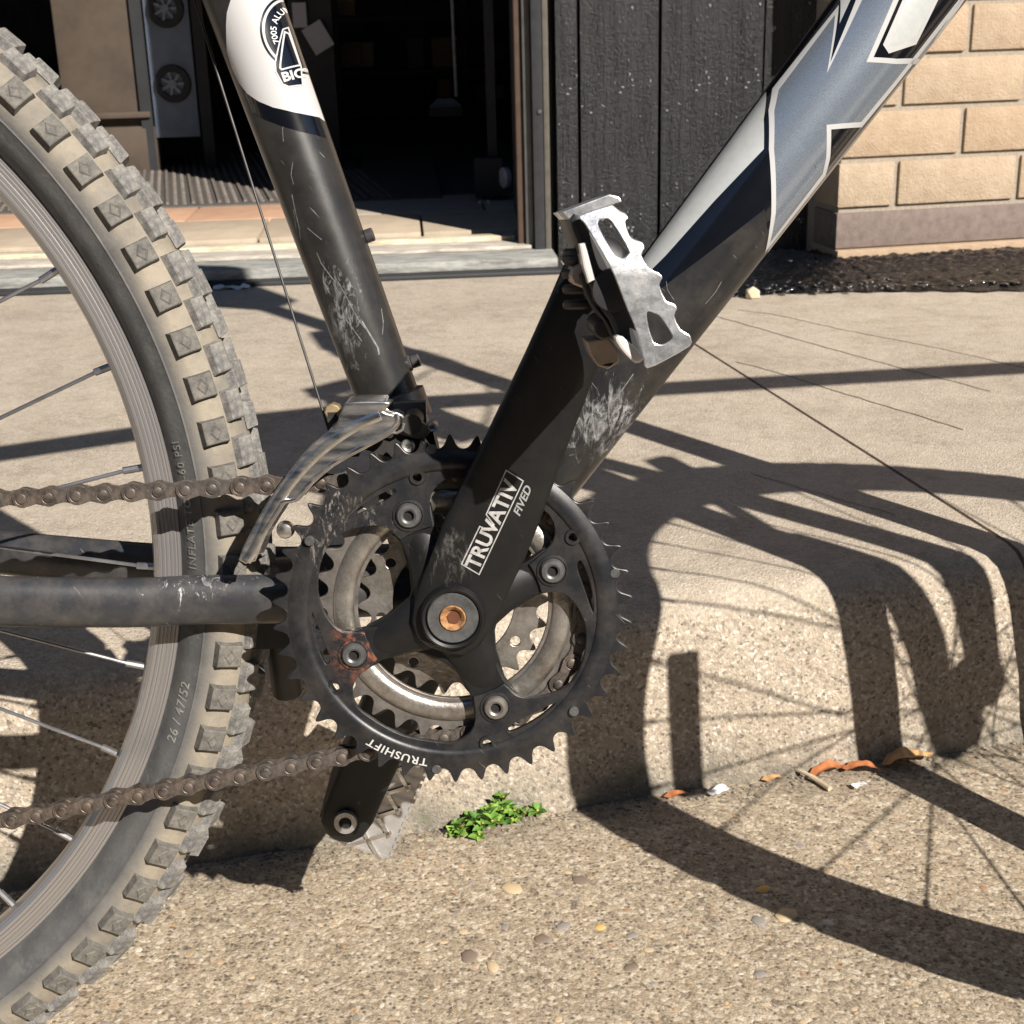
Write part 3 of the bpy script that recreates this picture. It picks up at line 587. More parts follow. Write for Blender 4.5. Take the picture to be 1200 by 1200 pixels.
for i in range(25):
    x = -0.62+i*0.056; b.box((x-0.04, 0.17+0.05*x, 0.0065), (0.007, 1.16, 0.006), Matrix.Rotation(0.20, 3, 'Z'))
    for k in range(2):
        for j in range(30): b2.lathe([(0.0060, 0), (0.0048, 0.0035), (0.002, 0.0045)], (x-0.04+0.019+k*0.019-0.2*(-0.57+j*0.04), -0.40+j*0.04+0.05*x, 0.004), (0, 0, 1), 6)
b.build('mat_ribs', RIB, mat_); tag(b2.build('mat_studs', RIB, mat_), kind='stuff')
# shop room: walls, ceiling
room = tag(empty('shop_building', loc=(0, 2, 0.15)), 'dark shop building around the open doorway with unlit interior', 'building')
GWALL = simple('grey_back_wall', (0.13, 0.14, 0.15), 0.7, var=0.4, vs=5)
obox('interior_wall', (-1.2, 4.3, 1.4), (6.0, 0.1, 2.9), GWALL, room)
SHM = simple('dim_shelf', (0.12, 0.11, 0.10), 0.7); rs_ = random.Random(5)
sh = tag(empty('storage_rack', loc=(-0.25, 5.4, 0.17)), 'low dim storage rack of boxes and jars deep inside the dark shop', 'storage rack')
for z in (0.0, 0.16, 0.36, 0.58): obox('shelf', (0, 0, z+0.02), (1.5, 0.3, 0.015), SHM, sh)
for x in (-0.74, -0.25, 0.25, 0.74): obox('upright', (x, -0.13, 0.35), (0.02, 0.02, 0.7), SHM, sh)
for i in range(26):
    o_ = obox('carton', (rs_.uniform(-0.7, 0.7), rs_.uniform(-0.05, 0.0), 0), (rs_.uniform(0.05, 0.12), 0.1, rs_.uniform(0.05, 0.12)), rs_.choice((PEBM[1], PEBM[2], SHM, PEBM[3])), sh, bev=0.003); o_.location.z = rs_.choice((0.0275, 0.1875, 0.3875))+0.06; obox('interior_wall', (-4.1, 2.1, 1.4), (0.1, 4.4, 2.9), DARK, room)
obox('interior_wall', (0.30, 2.2, 1.4), (0.1, 4.1, 2.9), DARK, room); obox('ceiling', (-1.9, 2.1, 2.75), (4.5, 4.5, 0.1), DARK, room)
obox('front_wall', (-3.1, -0.05, 1.2), (1.9, 0.12, 2.45), simple('front_render', (0.10, 0.10, 0.10), 0.7, vs=10), room); obox('lintel', (-0.95, -0.02, 2.25), (2.36, 0.14, 0.9), BLACKWOOD, room)
UPB = simple('added_storey_brick', (0.06, 0.055, 0.052), 0.85, vs=12)
obox('added_storey', (0.0, 0.18, 5.1), (16.0, 0.34, 5.0), UPB, room); obox('parapet', (0.0, 0.14, 7.68), (16.2, 0.5, 0.15), UPB, room); obox('front_wall', (4.9, 0.02, 1.3), (6.2, 0.2, 2.6), UPB, room); obox('front_wall', (-6.1, 0.02, 1.3), (4.0, 0.2, 2.6), UPB, room)  # upper storey added out of view to shut out part of the sky
for i in range(5): obox('window', (-5.6+i*2.8, -0.01, 4.6), (1.1, 0.06, 1.6), DARK, room); obox('window_sill', (-5.6+i*2.8, -0.04, 3.74), (1.3, 0.14, 0.08), MORTAR, room)
opp = tag(empty('added_terrace', loc=(0, -15, 0)), 'long brown brick terrace added behind the viewer to hold back sky light', 'building')  # unseen row added opposite to block the low sky
obox('wall', (0, 0, 4.5), (50, 6, 9.0), simple('added_terrace_brick', (0.075, 0.07, 0.068), 0.85, vs=4), opp); obox('roof', (0, 0, 9.1), (50.6, 6.6, 0.25), DARK, opp)
for i in range(14):
    for z in (1.5, 4.4, 7.2): obox('window', (-20+i*3.1, 3.0, z), (1.2, 0.08, 1.6), DARK, opp)
# things inside, seen dimly
CARD = simple('tan_cardboard', (0.07, 0.052, 0.038), 0.8, var=0.3, vs=10)
o = tag(empty('timber_post', loc=(-0.94, 3.3, 0.19), rot=(0, 0, 0.05)), 'tan brown panelled post standing at the left of the dark doorway', 'post')
obox('post_base', (0, 0, 0.06), (0.25, 0.12, 0.12), CARD, o, bev=0.006); obox('post_shaft', (-0.01, 0.0, 1.06), (0.20, 0.09, 1.88), CARD, o, bev=0.006); obox('ledge', (0, -0.01, 0.15), (0.23, 0.12, 0.015), CARD, o, bev=0.003)
o = tag(empty('wheel_image_panel', loc=(-0.755, 3.25, 0.19)), 'tall blue grey panel showing an image of two spoked wheels in the dark doorway', 'display board')  # solid panel and discs model the wheel image in the door glass
DB = simple('blue_grey_board', (0.17, 0.21, 0.28), 0.5, vs=10); WCM = simple('wheel_disc_grey', (0.26, 0.29, 0.34), 0.4, 0.2)
obox('board', (0, 0, 0.36), (0.115, 0.012, 0.54), DB, o, bev=0.002)
obox('board_frame', (0.078, 0.01, 0.5), (0.03, 0.03, 1.0), DARK, o); obox('board_frame', (-0.078, 0.01, 0.5), (0.03, 0.03, 1.0), DARK, o)
for z in (0.225, 0.41):
    b = B(); b.lathe([(0.048, 0), (0.046, 0.012), (0.03, 0.012), (0.03, 0)], (0.0, -0.006, z), (0, -1, 0), 28, closed=True)
    b.build('tyre_ring', DARK, o)
    b = B(); b.cyl((0.0, -0.006, z), (0.0, -0.02, z), 0.011, 16)
    for k in range(7):
        a = k*2*PI/7; b.box((0.0+math.cos(a)*0.02, -0.012, z+math.sin(a)*0.02), (0.026, 0.006, 0.007), Matrix.Rotation(-a, 3, 'Y'))
    b.build('wheel_disc', WCM, o)
PAP = simple('shaded_paper', (0.55, 0.55, 0.57), 0.8, var=0.05)
o = tag(empty('pinned_papers', loc=(-0.385, 3.2, 0.42)), 'two loose white paper sheets pinned in the dark doorway behind the seat tube', 'papers')
for dx, dz, w_, h_, a in ((-0.025, 0.155, 0.035, 0.06, 0.0), (0.018, 0.10, 0.055, 0.07, -0.5)):
    b = B(); b.box((0, 0, 0), (w_, 0.002, h_)); q = b.build('paper_sheet', PAP, o); q.location = (dx, 0.003*dz*10, dz); q.rotation_euler = (0, a, 0)
o = tag(empty('notice_stand', loc=(-0.385, 3.23, 0.19)), 'dark upright stand holding the loose papers inside the shop', 'stand')
obox('stand_post', (0, 0, 0.5), (0.11, 0.02, 1.0), DARK, o); obox('stand_foot', (0, 0, 0.01), (0.2, 0.2, 0.02), DARK, o)
b = B(); b.cyl((-0.02, 3.3, 0.36), (-0.028, 3.3, 1.4), 0.0045, 10)
o = tag(empty('floor_brush', loc=(-0.02, 3.3, 0.19)), 'long thin grey handled brush standing in the middle of the dark doorway', 'brush')
b = B(); b.cyl((0, 0, 0.17), (-0.008, 0, 1.2), 0.0045, 10); b.build('handle', simple('grey_handle', (0.42, 0.42, 0.42), 0.5), o)
b = B(); b.box((-0.03, 0, 0.155), (0.09, 0.03, 0.02), taper=0.5); b.build('brush_head', ALU, o); b = B(); b.box((-0.03, 0, 0.135), (0.09, 0.03, 0.03), taper=0.9); b.build('bristles', DARK, o)
o = tag(empty('castor_trolley', loc=(0.03, 2.43, 0.19)), 'small dark trolley leg with a grey castor beside the right door frame', 'trolley')
b = B(); b.lathe([(0.018, -0.008), (0.022, -0.005), (0.022, 0.005), (0.018, 0.008)], (0.055, 0, 0.05), (1, 0.4, 0), 20); b.build('castor', simple('castor_grey', (0.35, 0.35, 0.4), 0.5), o)
b = B(); b.box((0.02, 0.05, 0.05), (0.06, 0.08, 0.08)); b.box((0.03, 0.05, 0.5), (0.02, 0.02, 0.9)); b.build('trolley_leg', DARK, o)
b = B(); [b.lathe([(0.004, 0), (0.005, 0.004), (0.003, 0.008)], (x, -0.03, 0.0), (0, 0, 1), 8) for x in (0.0, 0.018)]; b.build('bolt_head', simple('pale_bolt', (0.55, 0.5, 0.42), 0.5), o)
# ------------------------------------------------------------------ the bicycle (x forward, y to its left, z up; drive side faces the camera)
bike = tag(empty('bicycle', rot=(-LEAN, 0, 0)), 'worn black mountain bicycle with silver and white frame decals leaning beside the curb', 'bicycle')
HUBX, HUBZ = -0.423, 0.3323
MATTE = paint('frame_matte_grey', (0.018, 0.0175, 0.0175), 0.34, scuffs=[((-0.050, 0.0, 0.440), 0.008, 0.062, (2.0, 0, 0.8), 0.90)], srot=-0.3, dust=0.10, scuffcol=(0.30, 0.30, 0.30), coat=0.1)
DTM = paint('down_tube_paint', (0.015, 0.015, 0.016), 0.33, scuffs=[((0.078, 0.0, 0.385), 0.01, 0.06, (1, 0, 1), 0.90)], srot=0.9, dust=0.14, scuffcol=(0.32, 0.32, 0.32), coat=0.1)
STAYM = paint('chainstay_paint', (0.03, 0.031, 0.035), 0.34, scuffs=[((-0.12, 0, 0.315), 0.01, 0.05, (0.6, 0, 1.4), 1.0)], dust=0.3, coat=0.1)
CRANKM = paint('crank_black', (0.0065, 0.0068, 0.0075), 0.44, spec=0.36, scuffs=[((0.0, -0.07, 0.33), 0.008, 0.035, (1, 0, 1), 0.92)], dust=0.14, dustcol=(0.05, 0.045, 0.04), scuffcol=(0.075, 0.073, 0.07))
RINGM = paint('chainring_black', (0.016, 0.017, 0.020), 0.36, spec=0.45, scuffs=[((-0.05, 0, 0.34), 0.02, 0.06, (1, 0, 1), 1.0)], dust=0.5, dustcol=(0.09, 0.078, 0.068), scuffcol=(0.22, 0.20, 0.18), rust=[((-0.043, -0.055, 0.283), 0.010, 0.020)], metal=0.25, ns=200)
NAVY = simple('gloss_navy_black', (0.004, 0.005, 0.008), 0.2, coat=1.0, vs=20)
WHITE = simple('white_decal', (0.50, 0.50, 0.50), 0.3, coat=0.6, var=0.04, vs=10)
SILW = simple('pale_silver_paint', (0.60, 0.62, 0.61), 0.32, 0.25, coat=0.8, var=0.06, vs=300)
SILB = simple('metallic_steel_blue', (0.30, 0.35, 0.42), 0.28, 0.62, coat=0.9, var=0.12, vs=900)
PRINT = simple('white_print', (0.66, 0.66, 0.66), 0.5, var=0.08)
GREYPRINT = simple('grey_print', (0.30, 0.31, 0.30), 0.5, var=0.2, vs=400)
t = NT('polished_steel'); n = t.noise(70, 7, 0.75); n3 = t.noise(320, 4, 0.8); mq = t.mapping(scale=(40, 200, 200), rot=(0, 0.9, 0)); sn = t.n.new('ShaderNodeTexNoise'); t.link(mq, sn.inputs['Vector']); sn.inputs['Scale'].default_value = 1.3; sn.inputs['Detail'].default_value = 7; n = sn.outputs['Fac']
STEEL = t.out(t.mix(t.ramp(n, [(0.40, 0), (0.62, 0.9)]), (0.78, 0.78, 0.79), (0.50, 0.46, 0.40)), t.ramp(n, [(0.35, 0.22), (0.65, 0.42)]), 1.0, t.bump(n3, 0.00015, 0.4))
t = NT('worn_chrome'); n = t.noise(90, 7, 0.75); n3 = t.noise(240, 3, 0.8)
CHROME = t.out(t.mix(t.ramp(n, [(0.55, 0), (0.8, 0.6)]), (0.74, 0.75, 0.77), (0.42, 0.36, 0.29)), t.ramp(n, [(0.35, 0.18), (0.7, 0.42)]), 0.86, t.bump(n3, 0.00018, 0.45))
t = NT('silver_chainring'); n = t.noise(60, 7, 0.75)
SILRING = t.out(t.mix(t.ramp(n, [(0.38, 0), (0.68, 0.85)]), (0.50, 0.47, 0.43), (0.17, 0.14, 0.11)), 0.36, 0.85, t.bump(t.noise(300, 4), 0.0003))
GRUB = simple('grimy_steel', (0.22, 0.20, 0.18), 0.45, 0.7, var=0.4, vs=120)
t = NT('rusty_chain'); oi = t.n.new('ShaderNodeObjectInfo'); nz = t.noise(180, 6, 0.75)
cc = t.mix(t.ramp(nz, [(0.35, 0), (0.65, 1)]), (0.055, 0.047, 0.042), (0.20, 0.155, 0.125)); cc = t.mix(t.math('MULTIPLY', oi.outputs['Random'], 0.5), cc, (0.13, 0.125, 0.12))
CHAINM = t.out(cc, t.ramp(nz, [(0.3, 0.3), (0.7, 0.6)]), 0.6, t.bump(nz, 0.0002))
PINM = simple('rusty_pin', (0.17, 0.14, 0.12), 0.5, 0.5, var=0.35, vs=200)
RUST = simple('orange_rust', (0.33, 0.17, 0.075), 0.8, 0.1, var=0.65, vs=420)
BOLTM = simple('bolt_grey', (0.115, 0.115, 0.115), 0.42, 0.5, var=0.35, vs=200)
HEXM = simple('bare_hex_steel', (0.40, 0.39, 0.37), 0.4, 0.7, var=0.3, vs=200)
BLACKP = simple('black_plastic', (0.022, 0.022, 0.024), 0.5, var=0.3)
HOLE = simple('socket_black', (0.006, 0.006, 0.006), 0.8)  # near-black fill for the hex sockets
CABLE = simple('cable_wire', (0.018, 0.017, 0.017), 0.5)
GREASE = simple('greasy_black', (0.02, 0.018, 0.016), 0.55, var=0.5, vs=80)
def T2(n): return [Vector(p) for p in T[n]]
# ---- frame
tube_ = B(); ST = Tube((0.6, 300), (-155, 800), 14.6, 14.6, 21.0)
ST_seat = ST
def spt(z): k = (z-300)/500; return Vector((0.6-155.6*k, 0, z))*mm
b = B(); b.tube([spt(z) for z in (300, 400, 480, 560, 640, 720, 800)], [(14.6+6.4*(z-300)/500)*mm for z in (300, 400, 480, 560, 640, 720, 800)], 48, ref=(0, 1, 0)); b.build('seat_tube', MATTE, bike)
U = Vector((0.6245, 0.781)).normalized()                                            # direction of the down tube
DT = Tube((0.5, 301.5), (0.5+U.x*700, 301.5+U.y*700), 21.5, 21.5, 30.5)
def dpt(s): return Vector((0.5+U.x*s, 0, 301.5+U.y*s))*mm
b = B(); b.tube([dpt(s) for s in range(5, 681, 25)], [(21.5+9*s/700)*mm for s in range(5, 681, 25)], 56, ref=(0, 1, 0)); b.build('down_tube', DTM, bike)
b = B(); b.cyl((0, -0.036, 0.300), (0, 0.036, 0.300), 0.0215, 40, bev=0.001); b.cyl((0, -0.041, 0.300), (0, 0.041, 0.300), 0.0185, 32); b.build('bottom_bracket', GREASE, bike)
STAYP = [(-12, -24, 303), (-50, -28, 304), (-88, -31, 303.2), (-125, -34, 305), (-160, -38, 305.8), (-220, -46, 311), (-300, -56, 319), (-380, -61, 327), (-418, -62, 331)]
for sgn in (1, -1):
    b = B(); b.tube(catmull([(x*mm, y*mm*sgn, z*mm) for x, y, z in STAYP], 5), [(0.0075, 0.0125)]*26+[(0.0075-0.0002*i, 0.0125-0.0003*i) for i in range(15)], 28, ref=(0, 1, 0)); b.build('chainstay', STAYM, bike)
    b = B(); b.tube([(-0.418, -0.062*sgn, 0.333), (-0.30, -0.055*sgn, 0.52), (-0.17, -0.03*sgn, 0.745), (-0.14, -0.012*sgn, 0.78)], 0.008, 16); b.build('seatstay', STAYM, bike)
b = B(); b.tube([(-0.075, 0, 0.306), (-0.095, 0, 0.306)], [(0.034, 0.009), (0.034, 0.009)], 16); b.build('stay_bridge', STAYM, bike)
b = B(); b.tube([(-0.135, 0, 0.735), (0.15, 0, 0.815), (0.415, 0, 0.868)], 0.018, 32); b.build('top_tube', NAVY, bike)
HT0 = Vector((0.467, 0, 0.775)); HT1 = Vector((0.420, 0, 0.905)); SA = (HT1-HT0).normalized()
b = B(); b.cyl(HT0, HT1, 0.022, 32, bev=0.002); b.build('head_tube', NAVY, bike)
b = B(); b.cyl(spt(790), (-0.185, 0, 0.895), 0.0145, 24); b.build('seatpost', BLACKP, bike)
b = B(); b.tube([(-0.33, 0, 0.925), (-0.27, 0, 0.918), (-0.20, 0, 0.912), (-0.12, 0, 0.910), (-0.06, 0, 0.905)], [(0.05, 0.015), (0.07, 0.022), (0.05, 0.022), (0.02, 0.018), (0.015, 0.012)], 24, ref=(0, 1, 0)); b.build('saddle', BLACKP, bike)
# bottle bosses on the seat tube
for (x, z) in T['bosses']:
    p = Vector((x, 0, z))*mm; d = Vector((0.954, 0, 0.298)); b = B(); b.cyl(p-d*0.008, p-d*0.001, 0.0042, 16, bev=0.0006); b.cyl(p-d*0.001, p+d*0.0035, 0.0034, 16, bev=0.0005); b.build('bottle_bolt', STAYM, bike)
# ---- decals
ST.poly([T['white_low']], 0.15, 'white_panel', WHITE, bike)
ST.poly([T['gloss_low']], 0.10, 'gloss_band', NAVY, bike)
cx, cz = T['badge_c'][0]; R = abs(T['badge_r'][0][0]-cx)*0.97
circ = lambda r, n=72: [(cx+r*math.cos(2*PI*i/n), cz+r*math.sin(2*PI*i/n)) for i in range(n)]
ST.poly([circ(R)], 0.25, 'badge_disc', NAVY, bike)
ST.strokes([(circ(R-1.6), 1.1, True)], 0.32, 'badge_ring', WHITE, bike)
def arc_text(s, size, c0, r, a0, sgn, top, off=0.0, sp=1.0):
    "each glyph bent round centre c0; a0 degrees; sgn direction of reading; top = +1 letters' tops point outward"
    me = text_mesh(s, size, off, spacing=sp)
    def fn(u, v):
        a = math.radians(a0)+sgn*u/r; rr = r+top*v
        return (c0[0]+rr*math.cos(a), c0[1]+rr*math.sin(a))
    return me, fn
ST.text([arc_text('7005 ALUMINUM', 3.7, (cx, cz), R-7.2, 207, -1, 1, 0.03, 1.02)], 0.32, 'badge_lettering', PRINT, bike)
tri = T2('tri_out')
ST.poly([T['tri_out']], 0.36, 'badge_triangle', NAVY, bike)
ST.strokes([(T['tri_out'], 0.6, True), (T['tri_in'], 0.75, True)], 0.42, 'badge_outline', WHITE, bike)
p0, p1 = T2('bicy'); ud = (p1-p0).normalized(); vd = Vector((-ud.y, ud.x))
me = text_mesh('BICYCLES', 5.9, 0.2)
ST.text([(me, lambda u, v: tuple(p0+ud*u*1.12+vd*v+vd*0.5+ud*0.9))], 0.44, 'badge_word', WHITE, bike)
DT.poly([T['navy']], 0.10, 'gloss_panel', NAVY, bike)
DT.poly([T['wedge']], 0.18, 'silver_wedge', SILW, bike)
DT.poly([T['silver']], 0.18, 'steel_blue_panel', SILB, bike)
DT.strokes([(T['silver'], 2.3, True)], 0.28, 'panel_outline', WHITE, bike)
DT.poly([T['shard']], 0.20, 'silver_shard', SILW, bike)
DT.poly([T['glyph']], 0.20, 'letter_fill', SILW, bike); DT.strokes([(T['glyph'], 1.8, True)], 0.28, 'letter_outline', WHITE, bike)
SCR = simple('scratched_primer', (0.15, 0.15, 0.15), 0.5, var=0.6, vs=500)
ST.strokes([(T['scr%d' % i], (0.55, 0.35, 0.4, 0.5, 0.8, 0.35, 0.3, 0.5, 0.3, 0.4)[i], False) for i in range(10)], 0.05, 'paint_scratches', SCR, bike)
DT.strokes([(T['dscr%d' % i], (0.6, 0.3, 0.3, 0.4, 0.3, 0.7, 1.0)[i], False) for i in range(7)], 0.34, 'paint_scratches', SCR, bike)
# ---- wheels
RUB = NT('dusty_rubber'); t = RUB
sx = t.n.new('ShaderNodeSeparateXYZ'); t.link(t.co, sx.inputs[0])
ln = t.n.new('ShaderNodeMath'); ln.operation = 'SQRT'; t.link(t.math('ADD', t.math('MULTIPLY', sx.outputs[0], sx.outputs[0]), t.math('MULTIPLY', sx.outputs[2], sx.outputs[2])), ln.inputs[0])
rad = ln.outputs[0]
d1 = t.ramp(t.noise(28, 8, 0.75), [(0.35, 0), (0.62, 1)])
outer = t.n.new('ShaderNodeMapRange'); t.link(rad, outer.inputs[0]); outer.inputs[1].default_value = 0.3005; outer.inputs[2].default_value = 0.311
c = t.mix(t.math('MULTIPLY', d1, 0.4), (0.075, 0.075, 0.077), (0.17, 0.165, 0.155))
c = t.mix(t.math('MULTIPLY', outer.outputs[0], t.math('ADD', 0.42, t.math('MULTIPLY', d1, 0.5))), c, (0.32, 0.275, 0.21))
c = t.mix(t.ramp(t.noise(110, 6, 0.8), [(0.56, 0), (0.72, 0.7)]), c, (0.17, 0.165, 0.16)); c = t.mix(t.ramp(t.noise(45, 5, 0.7), [(0.5, 0), (0.68, 0.65)]), c, (0.16, 0.155, 0.145))
RUBBER = t.out(c, 0.72, 0, t.bump(t.noise(420, 5, 0.7), 0.0004, 0.7), spec=0.3)
t = NT('knob_rubber'); d1 = t.noise(160, 7, 0.8)
oi = t.n.new('ShaderNodeObjectInfo')
wn_ = t.n.new('ShaderNodeVectorMath'); wn_.operation = 'ADD'; t.link(t.co, wn_.inputs[0]); cm = t.n.new('ShaderNodeCombineXYZ'); t.link(oi.outputs['Random'], cm.inputs[0]); t.link(cm.outputs[0], wn_.inputs[1])
k1 = t.noise(170, 7, 0.8, co=wn_.outputs[0])
KNOB = t.out(t.mix(t.ramp(k1, [(0.38, 0), (0.66, 1)]), (0.085, 0.082, 0.076), (0.20, 0.185, 0.16)), 0.72, 0, t.bump(k1, 0.0005, 0.8), spec=0.3)
t = NT('worn_tread_rubber'); k1 = t.noise(150, 8, 0.85)
TREAD = t.out(t.mix(t.ramp(k1, [(0.42, 0), (0.60, 1)]), (0.13, 0.128, 0.128), (0.31, 0.295, 0.265)), 0.7, 0, t.bump(k1, 0.0012, 0.9), spec=0.3)
t = NT('brushed_rim'); 
sx = t.n.new('ShaderNodeSeparateXYZ'); t.link(t.co, sx.inputs[0])
rr = t.math('SQRT', t.math('ADD', t.math('MULTIPLY', sx.outputs[0], sx.outputs[0]), t.math('MULTIPLY', sx.outputs[2], sx.outputs[2])))
w1 = t.n.new('ShaderNodeTexNoise'); cm = t.n.new('ShaderNodeCombineXYZ'); t.link(t.math('MULTIPLY', rr, 1400.0), cm.inputs[0]); t.link(cm.outputs[0], w1.inputs['Vector']); w1.inputs['Scale'].default_value = 1.0; w1.inputs['Detail'].default_value = 3
band = w1.outputs['Fac']
RIM = t.out(t.mix(t.ramp(band, [(0.35, 0), (0.65, 1)]), (0.30, 0.27, 0.25), (0.58, 0.57, 0.57)), 0.34, 0.75, t.bump(band, 0.0004, 0.5))
SPOKE = simple('spoke_steel', (0.45, 0.45, 0.46), 0.3, 0.9)
# tyre cross-section in (radius, lateral): near half mirrored
SEC = [(284.5, 9.5), (286.5, 12.0), (288.5, 15.2), (291.5, 18.6), (295.0, 21.2), (299.0, 22.9), (300.2, 24.1), (300.9, 23.4), (303.0, 23.9), (307.0, 24.0), (311.0, 23.2), (315.5, 21.0), (319.5, 17.6), (322.8, 13.0), (325.2, 7.0), (326.0, 0.0)]
def sec_pt(q):
    "q: 0 crown .. 1 bead; returns (radius, |lateral|), outward normal"
    x = (1-q)*(len(SEC)-1); i = min(len(SEC)-2, int(x)); k = x-i
    p = Vector(SEC[i])*(1-k)+Vector(SEC[i+1])*k; a = Vector(SEC[max(0, i-1)]); b_ = Vector(SEC[min(len(SEC)-1, i+2)]); tt = (b_-a).normalized()
    return p, Vector((tt.y*-1, tt.x)) if False else Vector((-tt.y, tt.x)) if Vector((-tt.y, tt.x)).dot(Vector((p.x-305, p.y))) > 0 else Vector((tt.y, -tt.x))
def knob_mesh(kind):
    bm = bmesh.new()
    def frus(w, l, h, z0=-1.2, top=0.8, ox=0, oy=0, rotz=0, skew=0):
        M = Matrix.Rotation(rotz, 3, 'Z'); v = []
        for z, k in ((z0, 1), (h-0.35, 1-(1-top)*0.8), (h, top-0.05)):
            for x, y in ((-1, -1), (1, -1), (1, 1), (-1, 1)): v.append(bm.verts.new((M @ Vector((x*w/2*k+ox+skew*max(z, 0), y*l/2*k+oy, z)))*mm))
        for a in (0, 4):
            for i in range(4): j = (i+1) % 4; bm.faces.new((v[a+i], v[a+j], v[a+4+j], v[a+4+i]))
        bm.faces.new((v[8], v[9], v[10], v[11]))
    if kind == 'side':       # x: across (towards the bead), y: along the tyre, z: out of the casing
        frus(13.8, 13.0, 3.9, top=0.84)
        # raised lozenge on top
        M = [(-3.4, 0), (0, -4.6), (3.4, 0), (0, 4.6)]
        lo = [bm.verts.new((x*mm*1.0, y*mm*1.0, 3.85*mm)) for x, y in M]; hi = [bm.verts.new((x*mm*0.75, y*mm*0.75, 4.5*mm)) for x, y in M]; pit = [bm.verts.new((x*mm*0.5, y*mm*0.5, 4.1*mm)) for x, y in M]
        for i in range(4): j = (i+1) % 4; bm.faces.new((lo[i], lo[j], hi[j], hi[i])); bm.faces.new((hi[i], hi[j], pit[j], pit[i]))
        bm.faces.new(pit)
    elif kind == 'shoulder':
        frus(10.5, 16.5, 4.2, top=0.82)
    else:
        frus(14.0, 14.5, 4.8, top=0.84, rotz=0.0)
    bmesh.ops.recalc_face_normals(bm, faces=bm.faces[:])
    me = bpy.data.meshes.new('tread_knob'); bm.to_mesh(me); bm.free()
    return me
KM = {}
for k, m in (('side', KNOB), ('shoulder', TREAD), ('centre', TREAD)):
    me = knob_mesh(k); me.materials.append(m); KM[k] = me
NK = 86
def knob_list():
    out = []
    for i in range(NK):
        a = 2*PI*i/NK
        for s in (-1, 1):
            out.append(('side', a, 0.30, s)); out.append(('shoulder', a+PI/NK*0.9, 0.135, s))
        out.append(('centre', a+PI/NK*(0.0 if i % 2 else 0.25), 0.035, -1 if i % 2 else 1))
    return out
def knob_matrix(a, q, s):
    p, n = sec_pt(q); r, y = p.x, p.y*s
    er = Vector((math.cos(a), 0, math.sin(a))); ea = Vector((-math.sin(a), 0, math.cos(a))); ey = Vector((0, 1, 0))
    N = (er*n.x+ey*n.y*s).normalized(); A = ea; X = A.cross(N).normalized()
    loc = (er*r+ey*y)*mm
    M = Matrix(((X.x, A.x, N.x, loc.x), (X.y, A.y, N.y, loc.y), (X.z, A.z, N.z, loc.z), (0, 0, 0, 1)))
    return M
def tyre_body():
    prof = [(r*mm, -y*mm) for r, y in SEC] + [(r*mm, y*mm) for r, y in SEC[-2::-1]]
    b = B(); b.lathe(prof, (0, 0, 0), (0, 1, 0), 260, closed=False); b.f = b.f[:-2]; return b
def rim_body():
    # box-section rim with grooved braking surface
    near = [(271.5, 9.0), (273.6, 10.6), (274.2, 11.0)]
    r = 274.2
    while r < 284: near += [(r+0.2, 11.2), (r+1.5, 11.2), (r+1.75, 10.95), (r+1.95, 10.95)]; r += 1.95
    near += [(285.6, 11.3), (286.0, 10.8), (286.0, 9.6), (281, 9.3), (279, 8)]
    inner = [(270.0, 5.0)]
    prof = [(a*mm, -c*mm) for a, c in inner+near] + [(a*mm, c*mm) for a, c in (inner+near)[::-1]]
    b = B(); b.lathe(prof, (0, 0, 0), (0, 1, 0), 220, closed=True); return b
def spokes(parent, name, n, hubr, flange, flip=0):
    for i in range(n):
        a = 2*PI*(i+0.5)/n+0.03; s = 1 if i % 2 else -1; cr = 1 if (i//2) % 2 else -1
        h = a + cr*math.radians(78)
        b = B(); b.tube([(math.cos(h)*hubr, s*flange, math.sin(h)*hubr), (math.cos(a)*0.262, s*0.003, math.sin(a)*0.262)], 0.001, 8); b.tube([(math.cos(a)*0.260, s*0.003, math.sin(a)*0.260), (math.cos(a)*0.272, s*0.002, math.sin(a)*0.272)], 0.0019, 8)
        b.build(name, SPOKE, parent)
def wheel_parts(parent, loc, rot, vis, text=False):
    ty = tyre_body().build('tyre', RUBBER, parent, ang=25); ty.location = loc; ty.rotation_euler = rot
    rest = B(); ph = math.radians(1.6)
    for kind, a, q, s in knob_list():
        M = knob_matrix(a+ph, q, s); aa = (math.degrees(a+ph)+180) % 360-180
        if vis(aa):
            o = bpy.data.objects.new('tread_knob', KM[kind]); COL.objects.link(o); o.parent = ty; o.matrix_local = M
        else: rest.mesh(KM[kind], M)
    tag(rest.build('tread_knobs_unseen', [TREAD], ty, recalc=False), kind='stuff').name = 'tread_blocks'
    rim = rim_body().build('rim', RIM, parent, ang=30, recalc=True); rim.location = loc; rim.rotation_euler = rot
    spokes(rim, 'spoke', 32, 0.021, 0.029)
    hub = B(); hub.lathe([(0.009, -0.05), (0.012, -0.035), (0.024, -0.032), (0.024, -0.028), (0.013, -0.024), (0.013, 0.024), (0.024, 0.028), (0.024, 0.032), (0.012, 0.035), (0.009, 0.05)], (0, 0, 0), (0, 1, 0), 28)
    h = hub.build('hub', STEEL, parent); h.location = loc; h.rotation_euler = rot
    return ty, rim
wheel_r = empty('rear_wheel', bike) if False else None
tyR, rimR = wheel_parts(bike, (HUBX, 0, HUBZ), (0, 0, 0), lambda a: -62 < a < 52)
LETM = simple('dusty_raised_rubber', (0.24, 0.23, 0.21), 0.75, vs=200)
